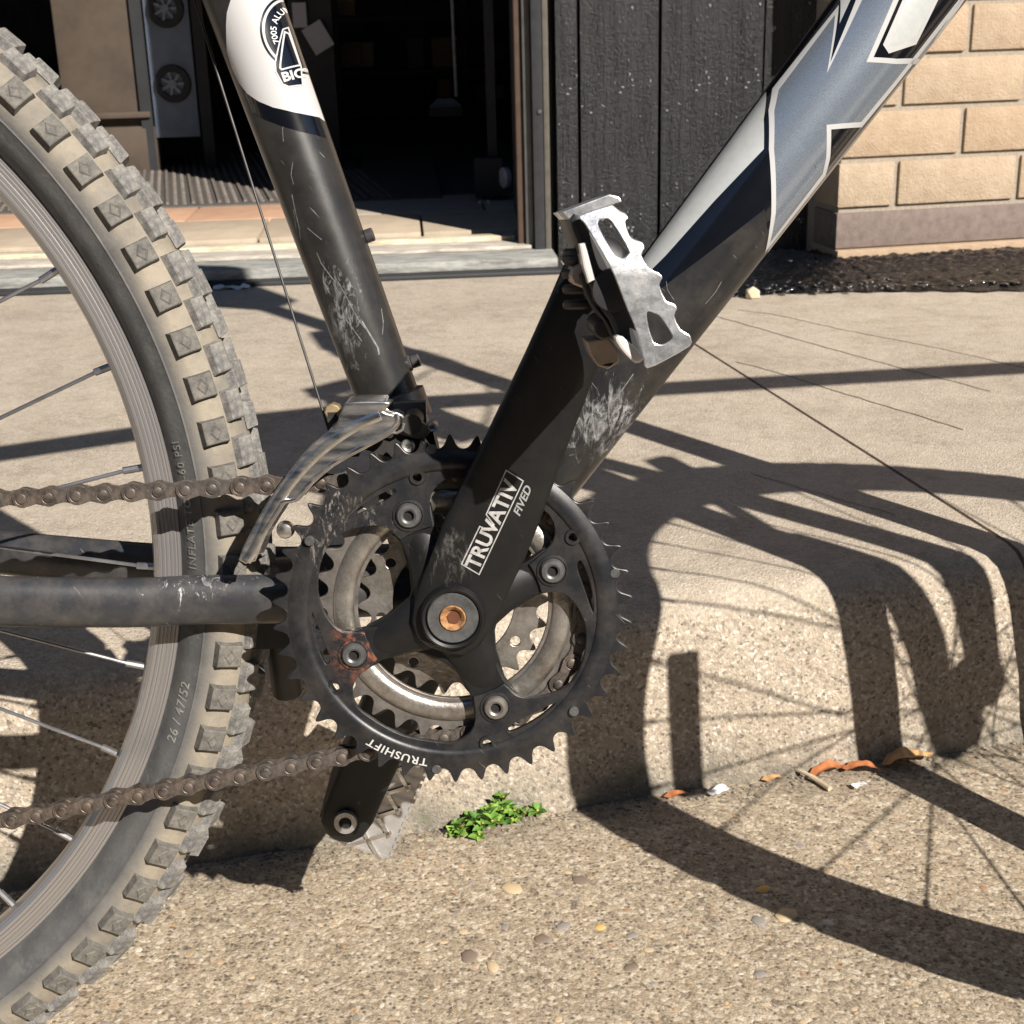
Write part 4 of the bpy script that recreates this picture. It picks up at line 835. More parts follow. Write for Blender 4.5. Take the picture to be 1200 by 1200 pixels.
def tyre_text(s, size, r0, a0, parent):
    me, fn = arc_text(s, size, (0, 0), r0, a0, 1, -1, 0.02, 1.15)
    import bisect
    def lat(r):
        for (ra, ya), (rb, yb) in zip(SEC, SEC[1:]):
            if ra <= r <= rb: return ya+(yb-ya)*(r-ra)/max(1e-6, rb-ra)
        return 20
    bm = bmesh.new(); bm.from_mesh(me)
    r = bmesh.ops.extrude_face_region(bm, geom=bm.faces[:]); top = {v for v in r['geom'] if isinstance(v, bmesh.types.BMVert)}
    for v in bm.verts:
        x, z = fn(v.co.x, v.co.y); rr = math.hypot(x, z); y = -(lat(rr)+(0.55 if v in top else -0.6)); v.co = Vector((x, y, z))*mm
    bmesh.ops.recalc_face_normals(bm, faces=bm.faces[:])
    m2 = bpy.data.meshes.new('tyre_lettering'); bm.to_mesh(m2); bm.free(); return fin('tyre_lettering', m2, LETM, parent)
tyre_text('INFLATE TO 35-60 PSI', 6.0, 295.0, -3.0, tyR)
tyre_text('26 / 47/52', 7.0, 296.5, -21.0, tyR)
# front wheel, fork and bars turned a little to the left
STEER = 0.2296
fw = Matrix.Translation((0.6256, 0, 0.332)) @ Matrix.Rotation(STEER, 4, 'Z')
fe = fw.to_euler(); fl = fw.to_translation()
tyF, rimF = wheel_parts(bike, fl, fe, lambda a: False)
def fpt(x, y, z): return fw @ Vector((x, y, z))           # relative to the front axle, in the turned frame
b = B()
for s in (-1, 1): b.build if False else None
for s in (-1, 1):
    b = B(); b.tube([fpt(0.0, s*0.052, -0.01), fpt(-0.012, s*0.062, 0.09), fpt(-0.055, s*0.064, 0.22)], [0.013, 0.0175, 0.0185], 20); b.build('fork_lower', STEEL if False else NAVY, bike)
    b = B(); b.tube([fpt(-0.055, s*0.064, 0.22), fpt(-0.125, s*0.064, 0.405)], 0.0145, 20); b.build('fork_stanchion', STEEL, bike)
b = B(); b.tube([fpt(-0.125, -0.085, 0.405), fpt(-0.125, -0.03, 0.42), fpt(-0.125, 0.03, 0.42), fpt(-0.125, 0.085, 0.405)], [(0.02, 0.018)]*4, 16, ref=(0, 0, 1)); b.build('fork_crown', NAVY, bike)
b = B(); b.tube([fpt(-0.055, -0.064, 0.24), fpt(-0.03, -0.05, 0.33), fpt(-0.03, 0, 0.355), fpt(-0.03, 0.05, 0.33), fpt(-0.055, 0.064, 0.24)], 0.009, 14, ref=(1, 0, 0)); b.build('fork_arch', NAVY, bike)
b = B(); b.tube([(0.47, 0, 0.765), (0.412, 0, 0.93)], 0.0143, 20); b.build('steerer', BLACKP, bike)
hb = Matrix.Translation((0.412, 0, 0.93)) @ Matrix.Rotation(STEER, 4, 'Z')
def hpt(x, y, z): return hb @ Vector((x, y, z))
b = B(); b.tube([hpt(0, 0, 0), hpt(0.05, 0, 0.02), hpt(0.095, 0, 0.035)], 0.017, 16); b.build('stem', BLACKP, bike)
b = B(); b.tube(catmull([hpt(0.06, -0.30, 0.06), hpt(0.075, -0.15, 0.06), hpt(0.095, -0.08, 0.04), hpt(0.095, 0.08, 0.04), hpt(0.075, 0.15, 0.06), hpt(0.06, 0.30, 0.06)], 5), 0.0115, 16, ref=(0, 0, 1)); b.build('handlebar', BLACKP, bike)
for s in (-1, 1):
    b = B(); b.cyl(hpt(0.06, s*0.305, 0.06), hpt(0.0695, s*0.185, 0.06), 0.0165, 20); b.build('grip', BLACKP, bike)
    b = B(); b.tube([hpt(0.075, s*0.15, 0.055), hpt(0.11, s*0.18, 0.045), hpt(0.125, s*0.25, 0.04)], [(0.012, 0.006)]*3, 10); b.build('brake_lever', BLACKP, bike)
    b = B(); b.box(hpt(0.09, s*0.14, 0.05), (0.04, 0.03, 0.03)); b.build('shifter', BLACKP, bike)
b = B(); b.tube(catmull([hpt(0.10, 0.15, 0.05), hpt(0.20, 0.06, 0.10), hpt(0.22, -0.05, 0.03), hpt(0.06, -0.05, -0.15), (0.38, -0.02, 0.84)], 8), 0.0026, 8); b.build('brake_cable', BLACKP, bike)
b = B(); b.tube(catmull([hpt(0.10, -0.15, 0.05), hpt(0.22, -0.03, 0.08), hpt(0.16, 0.04, -0.12), hpt(0.06, 0.02, -0.33)], 8), 0.0026, 8); b.build('brake_cable', BLACKP, bike)
# spoke reflector on the front wheel
fr = B(); fr.box((0, 0, 0), (0.023, 0.007, 0.118)); o = fr.build('spoke_reflector', simple('amber_plastic', (0.5, 0.2, 0.03), 0.3), rimF)
RA = math.radians(200); o.location = (-0.236, 0.0, 0.012); o.rotation_euler = (0, 0, 0)
# ---- cranks and chainrings
C0 = Vector((0, 300))
def ring_outline(n, root, tip, th0, asym=0.0, wd=0.10, k=14):
    out = []
    for i in range(n*k):
        ph = i/k; f = ph-round(ph)
        d = (0.5-abs(f))*2*PI*(root+4)/n
        r = root+4-math.sqrt(max(0, 16-d*d)) if d < 3.7 else min(tip, root+2.5+(tip-root-2.5)*(d-3.7)/(PI*(root+4)/n-3.7-0.5))
        t = th0-2*PI*ph/n
        out.append((C0.x+r*math.cos(t), C0.y+r*math.sin(t)))
    return out
def pol(r, deg): return (C0.x+r*math.cos(math.radians(deg)), C0.y+r*math.sin(math.radians(deg)))
def topol(p): d = Vector(p)-C0; return d.length, math.degrees(math.atan2(d.y, d.x)) % 360
BOLTS = [21.5, 111.5, 201.5, 291.5]
WR = smooth_closed(T['win_right'], 3); WL = smooth_closed(T['win_low'], 2)
def rot180(L): return [(2*C0.x-x, 2*C0.y-y) for x, y in L]
wins = [WR, rot180(WR), WL, rot180(WL)]
# big ring inner contour: the outer edge of each window, then in round the tab at each bolt
def win_outer(W):
    pts = [topol(p) for p in W]; am = math.degrees(math.atan2(sum(math.sin(math.radians(a)) for r, a in pts), sum(math.cos(math.radians(a)) for r, a in pts)))
    rel = [((a-am+180) % 360-180, r) for r, a in pts]; lo = min(x for x, r in rel); hi = max(x for x, r in rel); out = []
    N = 26
    for i in range(N+1):
        x = lo+(hi-lo)*(0.5-0.5*math.cos(PI*i/N)); best = []
        for (x0, r0), (x1, r1) in zip(rel, rel[1:]+rel[:1]):
            if (x0-x)*(x1-x) <= 0 and abs(x1-x0) > 1e-6: best.append(r0+(r1-r0)*(x-x0)/(x1-x0))
        if best: out.append((am+x, max(best), min(best)))
    return out
WO = sorted([win_outer(W) for W in wins], key=lambda L: (L[len(L)//2][0]) % 360)
inner = []; spid = []
for L in WO:
    inner += [pol(ro, a) for a, ro, ri in L]; a1 = L[-1][0]; r1 = L[-1][1]
    bolt = min(BOLTS, key=lambda b_: min(abs((b_-a1) % 360), 1e9)) ; dl = (bolt-a1) % 360
    nxt = WO[(WO.index(L)+1) % 4][0]; a2 = a1+((nxt[0]-a1) % 360)
    for k in (0.0, 0.25, 0.5, 0.75, 1.0): inner.append(pol(43.5, a1+1.0+(a2-a1-2.0)*k))
    spid += [pol(ri, a) for a, ro, ri in L[2:-2]]
    ri1 = L[-3][2]; ri2 = nxt[2]
    for k in (0.0, 0.3, 0.5, 0.7, 1.0): spid.append(pol(60 if 0.2 < k < 0.8 else 54, a1-1+(a2-a1+2)*k))
outer = ring_outline(42, 79.6, 86.6, math.radians(3))
holes = [inner]
def slot(b_, s):
    a = lambda d: b_+s*d
    pts = [pol(63.6, a(3)), pol(66.4, a(1)), pol(67.2, a(9)), pol(67.6, a(17)), pol(67.6, a(23)), pol(66.6, a(22)), pol(64.4, a(14))]
    return smooth_closed(pts, 3)
SL = [(21.5, -1), (111.5, 1), (201.5, -1), (291.5, 1)]
for b_, s in SL:
    holes.append(slot(b_, s)); c = pol(68.2, b_-s*9.5); holes.append([(c[0]+2.3*math.cos(k*PI/8), c[1]+2.3*math.sin(k*PI/8)) for k in range(16)])
big = plate('big_chainring', [outer]+holes, -57.0, -54.0, RINGM, bike, 0.0005)
b = B(); b.lathe([(68.9*mm, 0.0), (70.0*mm, 0.0012), (71.6*mm, 0.0019), (74.0*mm, 0.0020), (77.0*mm, 0.0012), (79.6*mm, 0.0), (79.6*mm, -0.002), (68.9*mm, -0.002)], (0, -0.0567, 0.300), (0, -1, 0), 160, closed=True); b.build('ring_guard', RINGM, big, ang=60)
for k, (b_, s) in enumerate(SL):
    c = pol(68.2, b_-s*9.5); b = B(); b.lathe([(2.2*mm, 0), (2.2*mm, 0.0012), (3.6*mm, 0.0012), (4.2*mm, 0)], (c[0]*mm, -0.0569, c[1]*mm), (0, -1, 0), 20, closed=True); b.build('shift_pin', RINGM, big)
for d in (150, 95, 318, 262, 75, 12): c = pol(76.5 if d in (150, 318) else 80, d); b = B(); b.cyl((c[0]*mm, -0.0565, c[1]*mm), (c[0]*mm, -0.0578 if d not in (150, 318) else -0.0602, c[1]*mm), 0.0024, 16, bev=0.0003); b.build('rivet', BOLTM, big)
me = None
def flat_text_arc(s, size, r, a0, sgn, top, y, mat, parent, off=0.02, sp=1.0, name='lettering'):
    me, fn = arc_text(s, size, tuple(C0), r, a0, sgn, top, off, sp)
    for v in me.vertices: x, z = fn(v.co.x, v.co.y); v.co = Vector((x, y(math.hypot(x-C0.x, z-C0.y)), z))*mm
    return fin(name, me, mat, parent)
flat_text_arc('TRUSHIFT', 6.3, 74.6, 258.5, -1, 1, lambda r: -56.7-0.25-(2.0 if r < 74 else max(0.1, 2.0-(r-74)*0.33)), PRINT, big, 0.10, 1.12)
# middle and small rings
mid_out = ring_outline(32, 61.3, 68.3, math.radians(7))
circle = lambda r, n=96, c=C0: [(c[0]+r*math.cos(2*PI*i/n), c[1]+r*math.sin(2*PI*i/n)) for i in range(n)]
midr = plate('middle_chainring', [mid_out, circle(46.5)], -46.2, -43.6, GRUB, bike, 0.0003)
b = B(); b.lathe([(48.0*mm, 0.0), (49.0*mm, 0.0012), (51.5*mm, 0.0020), (56.5*mm, 0.0020), (58.0*mm, 0.0010), (58.6*mm, 0.0), (58.6*mm, -0.002), (48.0*mm, -0.002)], (0, -0.0461, 0.300), (0, -1, 0), 120, closed=True); b.build('polished_band', SILRING, midr, ang=60)
sm_out = ring_outline(22, 41.2, 47.6, math.radians(0), k=12)
smr = plate('small_chainring', [sm_out, circle(30, 64)]+[[(pol(36.5, 10+k*45)[0]+2.6*math.cos(j*PI/6), pol(36.5, 10+k*45)[1]+2.6*math.sin(j*PI/6)) for j in range(12)] for k in range(8)], -38.5, -36.2, SILRING, bike, 0.0003)
# spider behind the tabs, hub boss
spider = plate('spider', [spid], -55.2, -49.0, CRANKM, bike, 0.0012)
b = B()
for bb in BOLTS:       # arms thicken towards the hub
    d = Vector((math.cos(math.radians(bb)), 0, math.sin(math.radians(bb)))); b.tube([Vector((0, -0.052, 0.300))+d*0.012, Vector((0, -0.0525, 0.300))+d*0.026, Vector((0, -0.0510, 0.300))+d*0.0415], [(0.0085, 0.0165), (0.0068, 0.0115), (0.0042, 0.0095)], 20, ref=(0, 1, 0))
b.build('arm_ridges', CRANKM, spider)
for i, bb in enumerate(BOLTS):
    c = pol(52, bb); cx_, cz_ = c[0]*mm, c[1]*mm
    b = B(); b.lathe([(0.0024, 0), (0.0026, 0.0022), (0.0036, 0.0028), (0.0052, 0.0026), (0.0060, 0.0016), (0.0062, 0)], (cx_, -0.0568, cz_), (0, -1, 0), 28, closed=True); bo = b.build('chainring_bolt', BOLTM if i != 3 else GRUB, bike)
    b = B(); b.lathe([(0.0062, 0), (0.0066, 0.0009), (0.0076, 0.0007), (0.0078, 0)], (cx_, -0.0570, cz_), (0, -1, 0), 28, closed=True); b.build('bolt_washer', RINGM, bo)
    b = B(); b.cyl((cx_, -0.0540, cz_), (cx_, -0.0572, cz_), 0.0026, 6); b.build('hex_socket', HOLE, bo)
# right crank arm: loft along its length
UC = Vector((math.sin(0.4190), 0, math.cos(0.4190))); VC = Vector((UC.z, 0, -UC.x))
def crank_y(s): return -0.0640-0.0225*max(0, min(1, (s-0.012)/0.15))**0.9
def arm(name, dirv, perp, ys, mat, parent, y0, sgn=-1):
    st = [(-0.019, 0.006), (-0.0165, 0.0125), (-0.010, 0.0175), (0.0, 0.0195), (0.012, 0.0205), (0.028, 0.0205), (0.04, 0.0212), (0.062, 0.0203), (0.09, 0.0185), (0.13, 0.0166), (0.155, 0.0160), (0.172, 0.0158), (0.182, 0.0135), (0.1885, 0.0085), (0.191, 0.003)]
    v = []; f = []; N = 28
    for s, hw in st:
        yf = ys(s); th = 0.0125 if s > 0.03 else 0.011
        edge = min(1.0, hw/0.014)
        for k in range(N):
            a = 2*PI*k/N; ca, sa = math.cos(a), math.sin(a); e = 0.42
            x = math.copysign(abs(ca)**e, ca)*hw; y = math.copysign(abs(sa)**e, sa)*th/2*edge
            if sa*sgn > 0 and ca > 0.3: y *= 1-0.55*max(0, (ca-0.3)/0.7)*min(1, max(0, (s-0.02)/0.05))    # bevelled trailing edge
            v.append(Vector((0, yf-sgn*th/2+y, 0.300))+dirv*s+perp*x)
    for i in range(len(st)-1):
        for k in range(N): f.append((i*N+k, i*N+(k+1) % N, (i+1)*N+(k+1) % N, (i+1)*N+k))
    f.append(tuple(range(N))); f.append(tuple((len(st)-1)*N+k for k in range(N-1, -1, -1)))
    b = B(); b.add(v, f); return b.build(name, mat, parent, ang=28)
crank = arm('crank_arm', UC, VC, crank_y, CRANKM, bike, 0)
b = B(); b.lathe([(0.0125, 0.0), (0.0130, 0.0035), (0.0142, 0.0042), (0.0154, 0.0030), (0.0158, 0.0)], (0, -0.0640, 0.300), (0, -1, 0), 48, closed=True); b.build('crank_collar', CRANKM, bike, ang=50)
b = B(); b.lathe([(0.0062, 0.0), (0.0066, 0.0024), (0.0118, 0.0026), (0.0124, 0.0020), (0.0126, 0.0)], (0, -0.0645, 0.300), (0, -1, 0), 48, closed=True); cap = b.build('crank_bolt_cap', BOLTM, bike, ang=40)
b = B(); b.lathe([(0.0034, -0.0016), (0.0044, 0.0004), (0.0058, 0.0016), (0.0063, 0.0010), (0.0063, -0.002)], (0, -0.0660, 0.300), (0, -1, 0), 6 if False else 24, closed=False); b.build('rusty_bolt', RUST, cap, ang=40)
b = B(); b.cyl((0.0006, -0.0645, 0.2998), (0.0006, -0.0650, 0.2998), 0.0034, 6); b.build('hex_recess', simple('dark_rust', (0.10, 0.035, 0.015), 0.9), cap)
def crank_print(me_or_vf, fn, name, mat):
    me = me_or_vf if isinstance(me_or_vf, bpy.types.Mesh) else me_from([(p.x, p.y, 0) for p in me_or_vf[0]], me_or_vf[1])
    for v in me.vertices:
        x, z = fn(v.co.x, v.co.y); s = (Vector((x*mm, 0, z*mm-0.300))).dot(UC); v.co = Vector((x*mm, crank_y(s)-0.00016, z*mm))
    return fin(name, me, mat, crank)
CPRINT = simple('worn_grey_print', (0.42, 0.41, 0.40), 0.55, var=0.35, vs=300)
BX = T2('tru_box'); lo, hi, lo2 = T2('tru_txt')
for L_ in ([BX[0]+(BX[0]-BX[1])*0.0, BX[1], BX[2], BX[3], BX[4], BX[5], BX[6], BX[7]],): crank_print(stroke(L_, 0.55), lambda x, y: (x, y), 'logo_frame', CPRINT)
ud = (BX[3]-BX[4]).normalized(); vd = Vector((-ud.y, ud.x)); wdt = (BX[5]-BX[4]).dot(vd); lng = (BX[3]-BX[4]).length
me = text_mesh('TRUVATIV', 10, 0.28); mw = max(v.co.x for v in me.vertices); mh = max(v.co.y for v in me.vertices)
kx = (lng-3.6)/mw; ky = (abs(wdt)-2.6)/mh
crank_print(me, lambda x, y: tuple(BX[4]+ud*(1.6+x*kx)+vd*(1.3+y*ky)*(1 if wdt > 0 else -1)), 'crank_lettering', CPRINT)
fa, fb = T2('fived'); me = text_mesh('FIVED', 10, 0.25, shear=0.3); mw = max(v.co.x for v in me.vertices); mh = max(v.co.y for v in me.vertices); fl_ = (fb-fa).length; fu = (fb-fa).normalized(); fv = Vector((-fu.y, fu.x))
crank_print(me, lambda x, y: tuple(fa+fu*x*fl_/mw+fv*(y/mh*3.6-1.6)), 'small_lettering', GREYPRINT)
# left crank
UL = -UC; VL = -VC
lc = arm('crank_arm', UL, VL, lambda s: 0.064+0.020*max(0, min(1, (s-0.012)/0.15)), CRANKM, bike, 0, sgn=1)
pc = Vector((0, 0.0704, 0.300))+UL*0.175
b = B(); b.lathe([(0.0036, 0), (0.0038, 0.0035), (0.0066, 0.0035), (0.0070, 0.0)], pc, (0, -1, 0), 32, closed=True); hx = b.build('pedal_bolt', HEXM, bike)
b = B(); b.cyl(pc, pc+Vector((0, -0.0022, 0)), 0.0037, 6); b.build('hex_socket', HOLE, hx)
# ---- pedals
def loopplate(name, key, y0, y1, mat, parent, holes=(), bev=0.0003): return plate(name, [T[key]]+[T[h] for h in holes], y0, y1, mat, parent, bev)
pa = Vector((T['axle'][0][0], T['axle'][0][1]))*mm
b = B(); b.cyl((pa.x, -0.086, pa.y), (pa.x, -0.160, pa.y), 0.0072, 24); b.cyl((pa.x, -0.088, pa.y), (pa.x, -0.097, pa.y), 0.0105, 6); b.build('pedal_axle', GRUB, bike)
body = plate('pedal_body', [smooth_closed(T['p_body'], 2)], -172, -108, BLACKP, bike, 0.002)
pcx, pcz = T['p_cap'][0]; pr = math.hypot(T['p_capr'][0][0]-pcx, T['p_capr'][0][1]-pcz)
b = B(); b.lathe([(pr*0.99*mm, -0.06), (pr*mm, 0.0), (pr*0.96*mm, 0.0016), (pr*0.4*mm, 0.0022), (0.001, 0.0023)], (pcx*mm, -0.1725, pcz*mm), (0, -1, 0), 48); b.build('bearing_cap', BLACKP, body, ang=40)
cagep = plate('pedal_cage', [smooth_closed(T['p_plate'], 2), smooth_closed(T['p_slot1'], 3), smooth_closed(T['p_slot2'], 3)], -182.5, -180.8, CHROME, bike, 0.0004)
bm = bmesh.new(); bm.from_mesh(cagep.data)
for k_ in range(26): bmesh.ops.bisect_plane(bm, geom=bm.verts[:]+bm.edges[:]+bm.faces[:], plane_co=(0, 0, pa.y+0.002+k_*0.0016), plane_no=(0, 0, 1), dist=1e-6)
for v in bm.verts: h_ = max(0, v.co.z-pa.y-0.002); v.co.y += 0.5*h_*h_/(h_+0.022)
bm.to_mesh(cagep.data); bm.free()
GREYMET = simple('grey_pedal_metal', (0.045, 0.042, 0.04), 0.5, 0.2, var=0.3)
PALE = simple('pale_reflector', (0.62, 0.58, 0.55), 0.3, var=0.1, coat=0.5)
TANMET = simple('stained_steel', (0.42, 0.34, 0.28), 0.45, 0.5, var=0.3)
plate('cage_end', [T['p_top']], -168, -105, CHROME, bike, 0.0005)
plate('cage_rib', [smooth_closed(T['p_arm'], 2)], -168, -150, GREYMET, bike, 0.0008)
plate('reflector', [smooth_closed(T['p_ref1'], 1)], -175, -150, PALE, bike, 0.001); plate('reflector', [smooth_closed(T['p_ref2'], 2)], -177, -140, PALE, bike, 0.001)
br = plate('cage_bracket', [T['p_brk'], [(p[0]*0.25+q[0]*0.75, p[1]*0.25+q[1]*0.75) for p, q in zip([T['p_brk'][3], T['p_brk'][4], T['p_brk'][2], T['p_brk'][2]][:4], [T['p_brk'][4], T['p_brk'][5], T['p_brk'][5], T['p_brk'][3]])]], -138, -112, TANMET, bike, 0.0006)
nt = T['p_nut']
b = B(); b.cyl((nt[0][0]*mm+0.004, -0.150, nt[0][1]*mm-0.002), (nt[1][0]*mm+0.004, -0.150, nt[1][1]*mm), 0.0060, 18, bev=0.001)
for k in range(4): z = nt[0][1]*mm-0.006*k-0.004; b.lathe([(0.0058, 0), (0.0066, 0.001), (0.0066, 0.0025), (0.0058, 0.0035)], (nt[0][0]*mm+0.004, -0.150, z), (0, 0, -1), 18)
b.build('spring_adjuster', GREYMET, bike)
b = B(); b.cyl((nt[2][0]*mm, -0.165, nt[2][1]*mm), (nt[2][0]*mm, -0.140, nt[2][1]*mm), 0.0045, 8, bev=0.0008); b.build('clamp_nut', PALE if False else TANMET, bike)
b = B(); b.cyl((nt[3][0]*mm, -0.160, nt[3][1]*mm), (nt[3][0]*mm, -0.120, nt[3][1]*mm), 0.0042, 12, bev=0.0008); b.build('clamp_nut', GREYMET, bike)
# left pedal: a checkered steel cage seen past the crank
pl_ = pc+Vector((0, 0.012, 0)); b = B(); b.cyl(pl_, pl_+Vector((0, 0.095, 0)), 0.0072, 20); b.build('pedal_axle', GRUB, bike)
PM = Matrix.Rotation(math.radians(24), 3, 'Y'); pcen = pc+Vector((0.0, 0.062, 0))-UL*0.016
b = B(); b.box(pcen, (0.028, 0.075, 0.060), PM); b.build('pedal_body', BLACKP, bike)
b = B()
b.box(pcen+PM @ Vector((0.016, -0.043, 0)), (0.036, 0.0018, 0.074), PM); b.box(pcen+PM @ Vector((0.016, 0.043, 0)), (0.036, 0.0018, 0.074), PM)
for s in (-1, 1): b.box(pcen+PM @ Vector((0.014, 0, s*0.037)), (0.036, 0.088, 0.0018), PM)
for k in range(14):
    for yy in (-0.043, 0.043): b.box(pcen+PM @ Vector((0.0345, yy, -0.034+k*0.0052)), (0.0024, 0.0018, 0.0026), PM)
t = NT('checkered_alloy'); w1 = t.n.new('ShaderNodeTexWave'); t.link(t.mapping(rot=(0, 0.4, 0)), w1.inputs['Vector']); w1.bands_direction = 'DIAGONAL'; w1.inputs['Scale'].default_value = 60
ALLOY = t.out(t.mix(t.noise(120, 6, 0.7), (0.30, 0.29, 0.28), (0.62, 0.61, 0.60)), 0.33, 0.55, t.bump(t.math('ADD', w1.outputs['Fac'], t.noise(300, 4)), 0.0003, 0.6))
cg = b.build('pedal_cage', ALLOY, bike)
b = B()
for k in range(5): b.box(pcen+PM @ Vector((0.018, -0.0445, -0.03+k*0.016)), (0.030, 0.0014, 0.0022), PM @ Matrix.Rotation(0.7, 3, 'Y')); b.box(pcen+PM @ Vector((0.018, -0.0445, -0.03+k*0.016)), (0.030, 0.0014, 0.0022), PM @ Matrix.Rotation(-0.7, 3, 'Y'))
b.build('tread_ridges', STEEL, cg)
# ---- chain on the middle ring
def arc(c, r, a0, a1): n = max(2, int(abs(a1-a0)/3)); return [(c[0]+r*math.cos(math.radians(a0+(a1-a0)*i/n)), c[1]+r*math.sin(math.radians(a0+(a1-a0)*i/n))) for i in range(n+1)]
path = arc((0, 300), 64.8, -77.5, 91.5) + arc((-423, 332.3), 25, 91.5, 268) + arc((-413, 262), 20, 88, -80) + arc((-404, 190), 20, 100, 282.5)
path.append(path[0]); P = [Vector(p) for p in path]; cum = [0]
for a, c in zip(P, P[1:]): cum.append(cum[-1]+(c-a).length)
tot = cum[-1]; NL = int(tot/12.7); NL -= NL % 2; step = tot/NL
def at(s):
    s %= tot; i = max(k for k in range(len(cum)) if cum[k] <= s) if s < tot else 0
    i = min(i, len(P)-2); k = (s-cum[i])/max(1e-9, cum[i+1]-cum[i]); return P[i]*(1-k)+P[i+1]*k
def link_plate(L, r, waist):
    pts = []; n = 10
    for i in range(n+1): a = math.radians(-100+200*i/n); pts.append((L/2+r*math.cos(a), r*math.sin(a)))
    pts.append((0, waist)) 
    for i in range(n+1): a = math.radians(80+200*i/n); pts.append((-L/2+r*math.cos(a), r*math.sin(a)))
    pts.append((0, -waist)); return pts
def link_mesh(outer):
    r = 4.6 if outer else 4.2; off = 3.25 if outer else 2.05; b = B()
    me = flat_mesh([link_plate(12.7, r, 3.0)], 0.00028, 0.0001); me.transform(SIDE_M)
    for s in (-1, 1): b.mesh(me, Matrix.Translation((0, s*off*mm, 0)))
    for x in (-6.35, 6.35):
        if outer: b.lathe([(0.0004, 0.0047), (0.0018, 0.00465), (0.0024, 0.0044), (0.0025, 0.0036), (0.0019, -0.0036), (0.00185, -0.0044), (0.0004, -0.0048)], (x*mm, 0, 0), (0, -1, 0), 12); b.lathe([(0.0030, 0.0035), (0.0034, 0.0038), (0.0037, 0.0035)], (x*mm, 0, 0), (0, -1, 0), 16)
        else: b.cyl((x*mm, -0.0017, 0), (x*mm, 0.0017, 0), 0.0038, 14)
    me = me_from(b.v, b.f, 'outer_link' if outer else 'inner_link')
    for p in me.polygons: p.use_smooth = True
    me.set_sharp_from_angle(angle=0.6); me.materials.append(CHAINM); return me
LM = [link_mesh(False), link_mesh(True)]
chain = empty('chain', bike)
pins = [at((i+0.35)*step) for i in range(NL)]
for i in range(NL):
    a, c = pins[i], pins[(i+1) % NL]; m = (a+c)/2; d = c-a
    o = bpy.data.objects.new('outer_link' if i % 2 else 'inner_link', LM[i % 2]); COL.objects.link(o); o.parent = chain
    o.location = (m.x*mm, -0.0448, m.y*mm); o.rotation_euler = (0, -math.atan2(d.y, d.x), 0)
# cassette and rear derailleur
for k in range(7):
    rr = 22+k*4.2; n = 12+2*k
    plate('sprocket', [[((-423)+(rr+(2.4 if j % 4 in (1, 2) else -1.5))*math.cos(2*PI*j/(4*n)), 332.3+(rr+(2.4 if j % 4 in (1, 2) else -1.5))*math.sin(2*PI*j/(4*n))) for j in range(4*n)]], -47+k*3.6, -45.2+k*3.6, GRUB, bike, 0.0002)
b = B(); b.tube([(-0.423, -0.068, 0.325), (-0.420, -0.075, 0.29), (-0.413, -0.062, 0.262)], 0.010, 12); b.build('rear_derailleur', BLACKP, bike)
plate('derailleur_cage', [link_plate(72, 14, 10)], -52, -50, BLACKP, bike).location = (-0.4085, 0, 0.226)
bpy.data.objects['derailleur_cage'].rotation_euler = (0, math.radians(-83), 0)
for c in ((-413, 262), (-404, 190)): b = B(); b.cyl((c[0]*mm, -0.048, c[1]*mm), (c[0]*mm, -0.042, c[1]*mm), 0.0185, 20); b.build('jockey_wheel', BLACKP, bike)
# ---- front derailleur
for i_ in range(4, 9): T['cage'][i_] = [T['cage'][i_][0]+1.1, T['cage'][i_][1]-1.5]
CG = smooth_closed(T['cage'], 2)
fd = plate('front_derailleur', [CG], -61.5, -60.0, STEEL, bike, 0.0006)
top = [Vector(p) for p in T['cage'][17:]]+[Vector(T['cage'][0])]
top = [Vector(p) for p in T['cage'][15:]]
# bridge from the outer plate back to the inner plate along the upper edge
tp = catmull([Vector((p.x, p.y, 0)) for p in top], 3); v = []; f = []
for p in tp: v += [Vector((p.x, -60.5, p.y))*mm, Vector((p.x, -34, p.y))*mm, Vector((p.x+0.8, -34, p.y-0.8))*mm, Vector((p.x+0.8, -60.5, p.y-0.8))*mm]
for i in range(len(tp)-1):
    for j in range(4): f.append((4*i+j, 4*i+(j+1) % 4, 4*i+4+(j+1) % 4, 4*i+4+j))
b = B(); b.add(v[:4*(len(tp)//2)], [q for q in f if max(q) < 4*(len(tp)//2)]); b.build('cage_bridge', STEEL, fd)
plate('inner_cage', [[(p[0], p[1]-2) for p in CG]], -35.5, -34, STEEL, fd, 0.0003)
# formed groove on the outer plate: raised lip along the lower edge and a rib along the middle
low = [Vector(p) for p in T['cage'][1:12]]; up = [Vector(p) for p in T['cage'][:-len(top)-1:-1]]
cl = catmull([Vector((p.x, 0, p.y))*mm+Vector((0, -0.0617, 0)) for p in low], 4); b = B(); b.tube([p+Vector((-0.0012, 0, 0.0012)) for p in cl], [(0.0008, 0.0011)]*len(cl), 8, ref=(0, 1, 0)); b.build('cage_lip', STEEL, fd)
mid = [Vector(T['cage'][0])*0.45+Vector(T['cage'][-1])*0.55, Vector((-92, 336)), Vector((-83.5, 352)), Vector((-72, 368)), Vector((-58, 381.5)), Vector((-43, 391.5)), Vector((-30, 397))]
b = B(); b.tube(catmull([Vector((p.x, 0, p.y))*mm+Vector((0, -0.0616, 0)) for p in mid], 5), [(0.0007, 0.0024)]*31, 8, ref=(0, 1, 0)); b.build('cage_rib', STEEL, fd)
